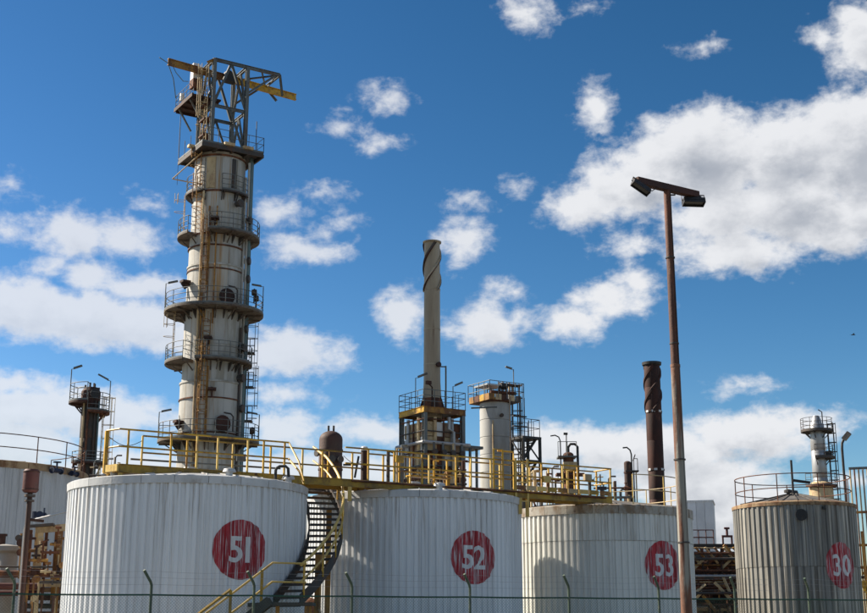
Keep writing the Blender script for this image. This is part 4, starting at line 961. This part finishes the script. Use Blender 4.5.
m.tube([(.3, -.2, zt+.1), (.5, -.2, zt+.1)], .02, 6); m.tube([(.3, 0, zt), (.42, 0, zt+.35)], .03, 6); m.build('railing', 'dark', t)
for x in (.42, .30): MB().tube([(x, -.1, 2), (x, -.1, zt-.5)], .035, 6).build('side_pipe', 'cream' if x > .4 else 'blue', t)

# ================================================================ small column at the left
YA = 75.; Ac = P(88, 440, YA)
sc = thing('small_column', 'short dark rusty column with a lamp-lit round platform behind the left end of the walkway', 'tower', (Ac.x, YA, 0))
zA = Z(397, YA); zA2 = Z(463, YA)
for k in range(6):
    z0, z1 = zA*k/6, zA*(k+1)/6; r_ = .60 if k < 3 else .50
    MB().lathe([(r_-.02, z0), (r_, z0+.04), (r_, z1-.04), (r_-.02, z1)], 28).build('shell_section', 'dark' if k > 3 else ('shellgrey' if k < 3 else 'rustdark'), sc)
MB().lathe([(.56, zA-.6), (.56, zA+.3), (.40, zA+.55), (0, zA+.62)], 24).build('head', 'rustdark', sc)
AV = math.atan2(-Ac.y, -Ac.x)
pt = platform(sc, .50, 1.25, Z(403, YA), AV-R(140), AV-R(10), 'rustdark', 'steel', True); pt2 = platform(sc, .50, 1.15, Z(403, YA)-.55, AV-R(8), AV+R(125), 'rust', 'steel', True)
pm_ = platform(sc, .62, 1.0, zA2, AV-R(60), AV+R(110), 'rustdark', 'steel', True, h=.6)
lamp(pt, polar(1.2, AV-R(95), Z(403, YA)), 2.0, Vector((.6, 0, .05))); lamp(pt2, polar(1.1, AV+R(100), Z(403, YA)-.5), 1.9, Vector((-.75, 0, .25)))
for k, (x, y, hh) in enumerate(((-.3, -.2, 1.1), (0, -.3, 1.3), (.25, -.2, 1.2), (.45, 0, .9), (.1, .2, 1.4))):
    MB().tube([(x, y, zA), (x, y, zA+hh*.62)], .06, 8).build('top_nozzle', 'dark' if k != 3 else 'blue', sc)
m = MB(); flange(m, (.3, -.4, zA+.1), (.5, -1, 0), .28, .25); m.build('manhole', 'black', sc)
m = MB(); ladder(m, polar(.78, AV+R(80), 2), polar(.78, AV+R(80), zA), .4, polar(1, AV+R(80)), .3, .022, True); m.build('ladder', 'cream', sc)
for a, mat in ((-35, 'cream'), (-10, 'rust'), (30, 'dark'), (55, 'teal')): MB().tube([polar(.60, AV+R(a), 2), polar(.60, AV+R(a), zA-.3)], .06, 8).build('riser_pipe', mat, sc)

# ================================================================ thin silver column at the right
YT = 110.; Tc = P(819, 460, YT)
tn = thing('silver_column', 'slender silver column with two small platforms rising behind tank 30', 'tower', (Tc.x, YT, 0))
zT = Z(424, YT)
for k in range(8):
    z0, z1 = zT*k/8, zT*(k+1)/8; r_ = .62 if k > 4 else .72
    MB().lathe([(r_-.03, z0), (r_, z0+.05), (r_, z1-.05), (r_-.03, z1)], 24).build('shell_section', 'silver', tn)
MB().lathe([(.45, zT), (.40, zT+.4), (.25, zT+.7), (0, zT+.75)], 20).build('head', 'silver', tn)
MB().lathe([(1.0, 0), (1.0, Z(485, YT)), (.72, Z(482, YT))], 28).build('skirt', 'cream', tn)
platform(tn, .6, 1.35, Z(431, YT), 0, 2*math.pi, 'dark', 'dark', True); platform(tn, .6, 1.3, Z(458, YT), R(-120), R(40), 'dark', 'dark', True)
platform(tn, .7, 1.3, Z(486, YT), R(-180), R(0), 'rust', 'steel', False)
m = MB(); ladder(m, polar(.9, R(-25), 5), polar(.9, R(-25), zT), .45, polar(1, R(-25)), .35, .04, True); m.build('ladder', 'dark', tn)
MB().tube([(.45, -.3, zT-.5), (.45, -.3, zT+1.0), (.15, -.3, zT+1.2)], .05, 8).build('vent_pipe', 'black', tn)
MB().box((.72, -.4, Z(456, YT)), (.5, .5, .7)).build('instrument_box', 'black', tn)

# lamp on a bracket pole at tank 30
b = P(846, 500, 58); lp = thing('area_lamp', 'single floodlight on a thin dark pole at the right shoulder of tank 30', 'lamp', (b.x, 58, 0))
zl = Z(440, 58); MB().tube([(0, 0, 0), (0, 0, zl-.4), (.02, 0, zl-.15), (.12, 0, zl+.05)], .06, 8).build('pole', 'black', lp)
MB().beam((.10, 0, zl+.02), (.34, -.15, zl+.32), .30, .16).build('lamp_head', 'black', lp); MB().beam((.14, -.08, zl-.04), (.36, -.23, zl+.24), .24, .03).build('lamp_glass', 'glass', lp)

# open ribbed structure at the right edge
b = P(872, 520, 64); cg = thing('pipe_cage', 'open screen of tall upright pipes cut by the right edge above yellow pipework', 'pipework', (b.x, 64, 0), R(-20))
zc_ = Z(467, 64)
for k in range(14): MB().tube([(-.85+k*.2, .15*math.sin(k*.6), 2), (-.85+k*.2, .15*math.sin(k*.6), zc_-.1*(k == 0))], .038, 8).build('upright_pipe', ['cream', 'rust', 'cream', 'brick'][k % 4], cg)
for v in (468, 512, 545): MB().beam((-.9, -.08, Z(v, 64)), (1.9, -.08, Z(v, 64)), .09, .12).build('cross_beam', 'rustyellow' if v > 500 else 'steel', cg)
random.seed(11)
for k in range(16):
    z = 1.5+random.random()*4.2; x = -.9+random.random()*.5
    m = MB(); 
    if k % 2: m.tube([(x, -.35, z), (x+1.6, -.35, z)], .07, 8)
    else: flange(m, (x+.3, -.3, z), (0, -1, 0), .2, .25)
    m.build('pipe' if k % 2 else 'valve', random.choice(['yellow', 'rustyellow', 'yellowpale', 'dark']), cg)
for x in (-.95, -.5): MB().beam((x, -.45, 0), (x, -.45, 6.2), .14).build('post', 'rustyellow', cg)

# white block building
b = P(703, 520, 95); zb0 = Z(501, 95); bl = thing('white_building', 'plain windowless white block rising above the pipe rack right of tank 53', 'building', (b.x, 97, 0), R(-14))
for k in range(4):
    for j in range(4):
        MB().box((0, 0, 0), (.60, .08, zb0/4-.03)).build('wall_panel', 'bluewhite', bl, loc=(-.92+k*.62, -1.6, zb0*(j+.5)/4))
MB().box((0, 0, zb0/2-.03), (2.5, 3.1, zb0-.06)).build('wall', 'bluewhite', bl)
MB().box((0, 0, zb0+.03), (2.6, 3.35, .12)).build('roof', 'white', bl)
MB().box((-1.5, -1.0, Z(505, 95)/2), (.5, 1.5, Z(505, 95))).build('side_annex', 'white', bl)

# right pipe rack
b = P(714, 600, 74); pr = thing('pipe_rack', 'tangled rusty and yellow pipe rack between tank 53 and tank 30', 'pipe rack', (b.x, 74, 0))
zr = Z(546, 74); hw = 1.75
random.seed(5)
for x in (-hw, -.3, .85, hw):
    for y in (-.6, 1.2): MB().ibeam((x, y, 0), (x, y, zr), .16, .16, .025).build('post', 'rust' if x < 0 else 'rustdark', pr)
for v, mat in ((546, 'dark'), (556, 'steel'), (566, 'rust'), (578, 'dark'), (590, 'rustdark'), (604, 'rust')):
    for y in (-.7, 1.3): MB().ibeam((-hw-.1, y, Z(v, 74)), (hw+.25, y, Z(v, 74)), .12, .15, .02).build('cross_beam', mat, pr)
for k in range(16):
    v = random.choice((550, 562, 572, 584, 596, 608)); x = -hw+random.random()*2*hw; l = .5+random.random()*.6; z = Z(v, 74); s_ = random.choice((-1, 1))
    MB().beam((x, -.85-random.random()*.3, z+.2), (x+s_*l, -.85, z-l*.75), .08+.06*random.random(), .14).build('brace', random.choice(['rustyellow', 'cream', 'rust', 'rust']), pr)
for k in range(15):
    z = Z(550+random.random()*60, 74-1); y = -1.1+random.random()*2; MB().tube([(-hw-.1, y, z), (hw+.2, y, z)], .05+random.random()*.07, 8).build('pipe', random.choice(['rust', 'rustdark', 'cream', 'silver', 'rustyellow', 'dark']), pr)
for k in range(12):
    x = -hw+random.random()*2*hw; z = Z(560+random.random()*50, 74); m = MB(); flange(m, (x, -1.1, z), (1, -.3, 0), .11, .3); m.tube([(x, -1.1, z), (x, -1.1, z-.8)], .05, 8); m.build('valve', random.choice(['rustyellow', 'rust', 'rustdark']), pr)
for k in range(24):
    z = .4+k*(zr-.5)/24; MB().tube([(-hw-.6, 2.2+(k % 2)*.3, z), (hw+1.4, 2.2+(k % 2)*.3, z)], .11+.03*(k % 3), 8).build('pipe', ['rustdark', 'rust', 'dark', 'rustdark', 'brick'][k % 5], pr)
nl = Vector((-.82, -.5, .28))
for k in range(6):
    x = -hw+.1+k*.52; p_, q_ = Vector((x, -1.2, zr-.15)), Vector((x+.75, -.9, Z(556, 74)-.45)); MB().beam(p_, q_, .13, .05, nl).build('brace', ['cream', 'rustyellow', 'cream', 'brick', 'cream', 'rustyellow'][k], pr)
for p_, q_, mt in (((-hw+.1, -1.3, Z(598, 74)), (-.7, -1.3, Z(585, 74)), 'cream'), ((.25, -1.4, Z(577, 74)), (.62, -1.4, Z(594, 74)), 'cream'), ((-.2, -1.3, Z(583, 74)), (.65, -1.3, Z(600, 74)), 'cream'), ((.9, -1.3, Z(590, 74)), (1.6, -1.3, Z(612, 74)), 'cream'), ((-.9, -1.35, Z(596, 74)), (-.2, -1.35, Z(612, 74)), 'rustyellow')):
    MB().beam(p_, q_, .16, .06, nl).build('brace', mt, pr)
for k in range(11):
    z = Z(549+k*5.6, 74); MB().tube([(-hw-.1, -1.0-.25*(k % 3), z), (hw+.2, -1.0-.25*(k % 3), z)], .035+.02*(k % 3), 8).build('pipe', ['cream', 'rust', 'dark', 'rustyellow', 'rust', 'silver'][k % 6], pr)
MB().tube([(-hw-.1, -1.25, Z(561, 74)), (hw+.2, -1.25, Z(559, 74))], .06, 8).build('pipe', 'silver', pr)
m = MB()
for k in range(5): x = -hw+.1+k*.42; m.tube([(x, -.6, zr), (x, -.6, zr+.85)], .03, 6)
for f in (.45, .85): m.tube([(-hw+.1, -.6, zr+f), (-hw+1.8, -.6, zr+f)], .03, 6)
m.build('railing', 'maroon', pr)
m = MB()
for x in (.55, 1.05): m.beam((x, -.6, zr), (x, -.6, zr+.5), .09)
m.beam((.5, -.6, zr+.5), (1.1, -.6, zr+.5), .12, .12); m.tube([(.8, -.6, zr+.5), (.8, -.6, zr+.95)], .07, 8); m.tube([(.65, -.6, zr+.95), (.95, -.6, zr+.95)], .06, 8); m.build('valve_stand', 'maroon', pr)
# grey pipe column tight against tank 53 at right
# ================================================================ left: drum, rack
b = P(28, 520, 43); dr = thing('maroon_drum', 'maroon cylindrical drum on a rusty standpipe in front of the left tank', 'drum', (b.x, 43, 0))
z1_, z0_ = Z(469.5, 43), Z(492, 43)
MB().lathe([(0, z0_-.03), (.20, z0_-.02), (.25, z0_+.03), (.26, z0_+.06), (.26, z1_-.06), (.22, z1_), (0, z1_+.02)], 24).build('drum', 'maroon', dr)
for z in (z0_+.08, z1_-.08): MB().lathe([(.25, z-.02), (.275, z-.02), (.275, z+.02), (.25, z+.02)], 24).build('hoop', 'rustdark', dr)
MB().tube([(0, 0, 0), (0, 0, z0_)], .085, 12).tube([(0, 0, z0_-.9), (.5, .1, z0_-.95)], .05, 8).build('standpipe', 'rustdark', dr); m = MB(); m.tube([(0, 0, z0_-.16), (0, 0, z0_-.08)], .18, 12); m.tube([(0, 0, z0_-.32), (0, 0, z0_-.26)], .16, 12); m.build('flange', 'dark', dr)
b = P(30, 570, 46); lr = thing('pipe_rack', 'yellow and rust coloured pipe rack crowded with valves left of tank 51', 'pipe rack', (b.x, 46, 0), R(8))
random.seed(21)
zt1, zt2 = Z(530, 46), Z(583, 46)
for x, mat in ((.28, 'cream'), (.95, 'rustyellow'), (1.25, 'cream'), (-.1, 'rust')): MB().beam((x, 0, 0), (x, 0, zt1+.1*(x > .9)), .17, .14).build('post', mat, lr)
MB().beam((.1, -.02, zt1), (1.6, -.02, zt1+.15), .16, .24).build('cross_beam', 'cream', lr); MB().beam((.1, -.02, zt2), (1.6, -.02, zt2), .16, .26).build('cross_beam', 'cream', lr)
MB().beam((-.15, -.3, zt1+.1), (.75, -.3, zt1+.18), .4, .08).build('tray', 'dark', lr)
for v, r_, mat, y in ((574, .13, 'rust', -.5), (586, .12, 'maroon', -.3), (593, .10, 'maroon', -.1), (567, .035, 'dark', -.6)): MB().tube([(-2.5, y, Z(v, 45.5)), (.85 if v < 570 or v == 574 else .4, y, Z(v, 45.5))], r_, 10).build('pipe', mat, lr)
for k in range(9):
    x = -.3+random.random()*1.6; z0 = Z(600, 46)*random.random(); z1 = Z(530+random.random()*50, 46); MB().tube([(x, -.35-random.random()*.3, z0), (x, -.35, z1)], .025+.03*random.random(), 8).build('standing_pipe', random.choice(['rust', 'rustdark', 'cream', 'dark', 'rustyellow']), lr)
for k in range(22):
    x = -.35+random.random()*1.7; z = Z(535+random.random()*65, 46); m = MB(); y = -.45-random.random()*.2
    if k % 3 == 0: flange(m, (x, y, z), (0, -1, 0), .09+random.random()*.05, .15)
    elif k % 3 == 1:
        m.tube([(x, y, z), (x, y, z+.25)], .03, 6); m.tube([(x-.1, y, z+.25), (x+.1, y, z+.25)], .05, 8)
    else: m.tube([(x, y, z), (x+.3, y, z)], .045, 8); m.tube([(x+.13, y, z-.05), (x+.13, y, z+.14)], .05, 8)
    m.build('valve', random.choice(['rust', 'rustyellow', 'cream', 'rustdark', 'dark']), lr)
for k in range(20):
    x = -.45+random.random()*1.9; y = -.55-random.random()*.5; z = Z(528+random.random()*80, 45.3); L_ = .3+random.random()*.8
    m = MB()
    if k % 2: m.tube([(x, y, z), (x+L_, y, z)], .03+.03*random.random(), 8); m.tube([(x+L_*.5-.03, y, z), (x+L_*.5+.03, y, z)], .10, 10)
    else: m.tube([(x, y, z), (x, y, z-L_*1.6)], .03+.03*random.random(), 8); m.tube([(x, y, z-.05), (x, y, z+.02)], .09, 10); m.tube([(x, y, z), (x+.18, y, z+.06)], .03, 6)
    m.build('pipe_fitting', random.choice(['rust', 'rustdark', 'cream', 'rustyellow', 'dark', 'rust']), lr)
for k in range(5): MB().beam((.1+k*.34, .25, Z(604, 46)), (.1+k*.34, .25, zt1), .10, .10).build('post', ['cream', 'rust', 'rustyellow', 'dark', 'cream'][k], lr)
for k in range(12): z = .4+k*.28; MB().tube([(-.3, .6+.1*(k % 2), z), (1.7, .6+.1*(k % 2), z)], .09, 8).build('pipe', ['rustdark', 'brick', 'rust', 'dark'][k % 4], lr)
p0, p1 = P(28, 521, 43.5), P(69, 511, 42.5); ro_ = lr.matrix_basis.inverted() if False else None
cd = MB().tube([(p0.x-.12, p0.y, 0), (p0.x-.12, p0.y, p0.z-.25), (p0.x, p0.y, p0.z), tuple(p1)], .028, 8).build('conduit', 'silver'); tag(cd, 'thin pale conduit rising beside the drum then running right to tank 51', 'conduit')
p = P(44, 515, 44); vb = MB(); vb.tube([p-Vector((.35, 0, .02)), p+Vector((.1, 0, 0))], .035, 8); vb.tube([p-Vector((.33, 0, .1)), p-Vector((.33, 0, -.12))], .08, 8)
flange(vb, p-Vector((.1, 0, 0)), (0, -1, 0), .12, .15); vb.tube([p+Vector((0, 0, 0)), p+Vector((0, 0, .24))], .03, 8); vb.box(p+Vector((.02, -.05, .02)), (.13, .10, .10))
tag(vb.build('valve', 'blue'), 'blue hand valve on a stub pipe just right of the maroon drum', 'valve')
# grey concrete saddle and grey pipe at far left
b = P(8, 555, 47); sd = thing('pump_housing', 'grey capped pump housing low at the left edge below the drum', 'pump', (b.x, 47, 0))
zz = Z(548, 47); MB().lathe([(.34, 0), (.34, zz-.2), (.62, zz-.12), (.62, zz+.05), (.25, zz+.12), (0, zz+.14)], 24).build('casing', 'concrete', sd)
MB().tube([(-.25, 0, zz), (-.25, 0, zz+.45)], .12, 12).tube([(-.25, 0, zz+.42), (-.25, 0, zz+.5)], .17, 12).build('motor', 'rustdark', sd)

# low concrete wall and rust ball seen between tanks 51 and 52 near the foot
b = P(309, 607, 43.2); ball = thing('float_buoy', 'small rust-pink round vessel end low between tanks 51 and 52', 'vessel', (b.x, 43.2, 0))
zq = Z(606, 43.2); MB().lathe([(0, zq-.30)]+[(.28*math.cos(a), zq+.28*math.sin(a)) for a in [-1.2+k*.3 for k in range(9)]]+[(0, zq+.285)], 20).build('shell', 'rust', ball)
MB().tube([(0, 0, 0), (0, 0, zq-.2)], .09, 10).build('support', 'dark', ball)

# ================================================================ floodlight pole
YL = 22.; b = P(667, 200, YL)
lpz = P(666, 186, YL)
fl = thing('floodlight_pole', 'tall rusty lamp pole in the foreground with a crossbar carrying two floodlights', 'lamp post', (P(667, 188, YL).x, YL, 0))
zc5 = Z(366, YL)
MB().tube([(0, 0, 0), (0, 0, 3), (0, 0, zc5)], .09, 24, radii=[.100, .091, .081]).build('lower_pole', 'pole', fl)
MB().tube([(0, 0, zc5-.01), (0, 0, lpz.z)], .09, 24, radii=[.076, .064]).build('upper_pole', 'polerust', fl)
MB().tube([(.055, -.07, 2.0), (.05, -.062, zc5), (.045, -.052, lpz.z-.1)], .007, 5).build('cable', 'black', fl)
for z in (3.0, 4.4, zc5+.4, 8.0): MB().lathe([(.080, z-.012), (.104 if z < 5 else .084, z-.012), (.104 if z < 5 else .084, z+.012), (.080, z+.012)], 20).build('strap', 'dark', fl)
MB().box((0, 0, .03), (.4, .4, .06)).build('base_plate', 'pole', fl)
for z in (zc5,): MB().lathe([(.07, z-.03), (.087, z-.025), (.087, z+.025), (.07, z+.03)], 20).build('weld_collar', 'pole', fl)
o = Vector(fl.location)
pa_, pb_ = P(636, 180.5, YL-.45)-o, P(697, 195, YL+.45)-o
MB().beam(pa_, pb_, .13, .115).build('crossbar', 'rustdark', fl)
def floodlight(c, ax, nrm, w=.42, d=.26):
    """flat rectangular head with visor, fins and glass; ax = long side, nrm = where the glass looks"""
    m = MB(); m.box((0, 0, 0), (w, d, .06)); m.box((0, 0, .045), (w*.7, d*.7, .05))
    for k in range(5): m.box((-.12+k*.06, 0, .085), (.012, d*.6, .04))
    m.box((0, -d/2+.006, -.045), (w, .012, .06)); m.box((-w/2+.006, 0, -.045), (.012, d-.02, .06)); m.box((w/2-.006, 0, -.045), (.012, d-.02, .06)); m.box((0, d/2-.006, -.045), (w, .012, .06))
    x = Vector(ax).normalized(); z = -Vector(nrm); z = (z-x*z.dot(x)).normalized(); y = z.cross(x)
    ob = m.build('floodlight_head', 'black', fl, loc=c); ob.rotation_euler = Matrix((x, y, z)).transposed().to_euler()
    MB().box((0, 0, -.036), (w-.05, d-.05, .010)).build('glass', 'glass', ob)
    m = MB(); m.tube([(-w/2-.015, 0, 0), (-w/2-.015, .0, .13), (w/2+.015, .0, .13), (w/2+.015, 0, 0)], .012, 6); m.build('yoke', 'dark', ob)
floodlight(P(641, 187, YL-.5)-o, (.80, .25, -.48), (-.30, -.62, -.75), .36, .12)
floodlight(P(693.5, 201, YL+.4)-o, (1, .10, .0), (.05, -.28, -.95), .40, .17)
MB().tube([P(649, 190, YL-.35)-o, P(652, 191, YL-.3)-o, P(658, 187, YL-.2)-o], .008, 5).build('cable', 'black', fl)
MB().box(P(672, 195, YL)-o, (.12, .03, .02)).build('clamp_bolt', 'black', fl)

# ================================================================ green fence
F0 = P(0, 597, 30.0); F1 = P(867, 603.5, 36.5)
fdir = Vector((F1.x-F0.x, F1.y-F0.y, 0)); FL = fdir.length; fdir.normalize()
fn = Vector((fdir.y, -fdir.x, 0))            # towards the viewer
FT = 2.36
def fpt(u):
    k = (u-433.5)/FPX; lo, hi = -8., FL+8
    for _ in range(40):
        s = (lo+hi)/2; q = Vector((F0.x, F0.y, 0))+fdir*s
        if q.x/(q.y*math.cos(PITCH)+(FT-EYE)*math.sin(PITCH)) < k: lo = s
        else: hi = s
    return s
fence = thing('wire_fence', 'dark green chain-link fence with cranked posts and barbed wire along the bottom edge', 'fence', (F0.x, F0.y, 0), math.atan2(fdir.y, fdir.x))
pm = MB().tube([(0, 0, 0), (0, 0, FT+.02), (0, 0, FT+.22), (-.03, -.04, FT+.30), (-.20, -.16, FT+.56)], .034, 10).mesh('fence_post'); pm.materials.append(M['greenworn'])
us = (-85, 14, 151, 254, 352, 470, 569, 659, 735, 809, 885)
xs = [fpt(u) for u in us]
for x in xs: link('fence_post', pm, fence, loc=(x, 0, 0))
def sag_rail(z, r, mat, name, y=0, sag=.0):
    pts = []
    for a, b in zip(xs, xs[1:]):
        for k in range(6): pts.append((a+(b-a)*k/6, y, z-sag*math.sin(math.pi*k/6)))
    pts.append((xs[-1], y, z)); return MB().tube(pts, r, 6).build(name, mat, fence)
sag_rail(FT, .022, 'green', 'top_rail', sag=.01)
for k, (dz, dy) in enumerate(((.24, 0), (.40, -.09), (.54, -.15))):
    sag_rail(FT+dz, .0028, 'silver', 'barbed_wire', dy, .02+.01*k)
m = MB(); x0, x1 = xs[0], xs[-1]; h_ = FT-.06; st = .072
k = x0-h_
def wire(p, q, r=.0021):
    p, q = Vector(p), Vector(q); a, b = m.frame(p, q, (0, 1, 0))
    m.poly([e+a*r*math.cos(t_)+b*r*math.sin(t_) for e in (p, q) for t_ in (0, 2.094, 4.189)], [(0, 1, 4, 3), (1, 2, 5, 4), (2, 0, 3, 5)])
while k < x1:
    a, b = max(k, x0), min(k+h_, x1)
    if b > a: wire((a, .003, .05+(a-k)), (b, .003, .05+(b-k))); wire((a, -.003, .05+h_-(a-k)), (b, -.003, .05+h_-(b-k)))
    k += st
m.build('chain_link', 'green', fence, kind='stuff')

# a bird far off in the sky
p = P(853, 335, 160); bd = MB()
bd.tube([(-.30, 0, 0), (-.15, 0, .02), (.05, 0, .04), (.22, 0, .03), (.33, 0, .05)], .05, 8, radii=[.015, .05, .075, .05, .012])
for s_ in (-1, 1): bd.poly([(-.05, s_*.05, .05), (.12, s_*.05, .05), (.10, s_*.35, .17), (-.02, s_*.62, .10), (-.08, s_*.33, .15), (.02, s_*.30, .12)], [(0, 1, 2, 4), (4, 2, 3), (0, 5, 4), (1, 5, 0)])
bd.poly([(-.28, 0, .0), (-.46, -.07, .0), (-.46, .07, .01)], [(0, 1, 2)])
bo = bd.build('bird', 'black'); bo.location = p; tag(bo, 'tiny dark bird gliding in the blue sky at the far right', 'bird')

# ================================================================ more plant seen between and behind the walkway rails
random.seed(31)
for (u, v, Y, lab, mats) in ((448, 470, 66, 'low bundle of rusty risers and valves under the tan chimney', ['rust', 'cream', 'dark', 'rustyellow']),
                       (545, 474, 64, 'low cluster of pale and rusty pipes between the black frame and the looped-pipe vessel', ['cream', 'rust', 'silver', 'dark']),
                       (612, 482, 62, 'low group of thin pipes and a small tank left of the slim dark vessel', ['cream', 'rust', 'steel', 'dark']),
                       (110, 462, 70, 'low cluster of pale pipes just right of the small left column', ['steel', 'cream', 'dark', 'silver'])):
    c = P(u, v, Y); t = thing('pipe_cluster', lab, 'pipework', (c.x, Y, 0)); zt = c.z
    for k in range(9):
        x = -.75+k*.19+random.uniform(-.05, .05); hh = zt+random.uniform(-.7, .35); y = random.uniform(-.4, .4); r_ = random.uniform(.025, .07)
        pts = [(x, y, 0), (x, y, hh)]
        if k % 3 == 0: pts += [(x+.10, y, hh+.12), (x+.35, y, hh+.12)]
        MB().tube(pts, r_, 8).build('standing_pipe', mats[k % 4], t)
    for k in range(3):
        z = zt-.35-k*.45; MB().tube([(-.95, -.45, z), (.95, -.45, z+.03)], .04+.02*(k % 2), 8).build('cross_pipe', mats[(k+1) % 4], t)
    for k in range(4):
        x = -.6+k*.4; z = zt-.35-(k % 3)*.45; m = MB(); m.tube([(x-.1, -.47, z), (x+.1, -.47, z)], .09, 10); m.tube([(x, -.47, z), (x, -.47, z+.24)], .02, 6); m.tube([(x, -.47, z+.23), (x, -.47, z+.26)], .10, 12)
        m.build('valve', mats[(k+2) % 4], t)
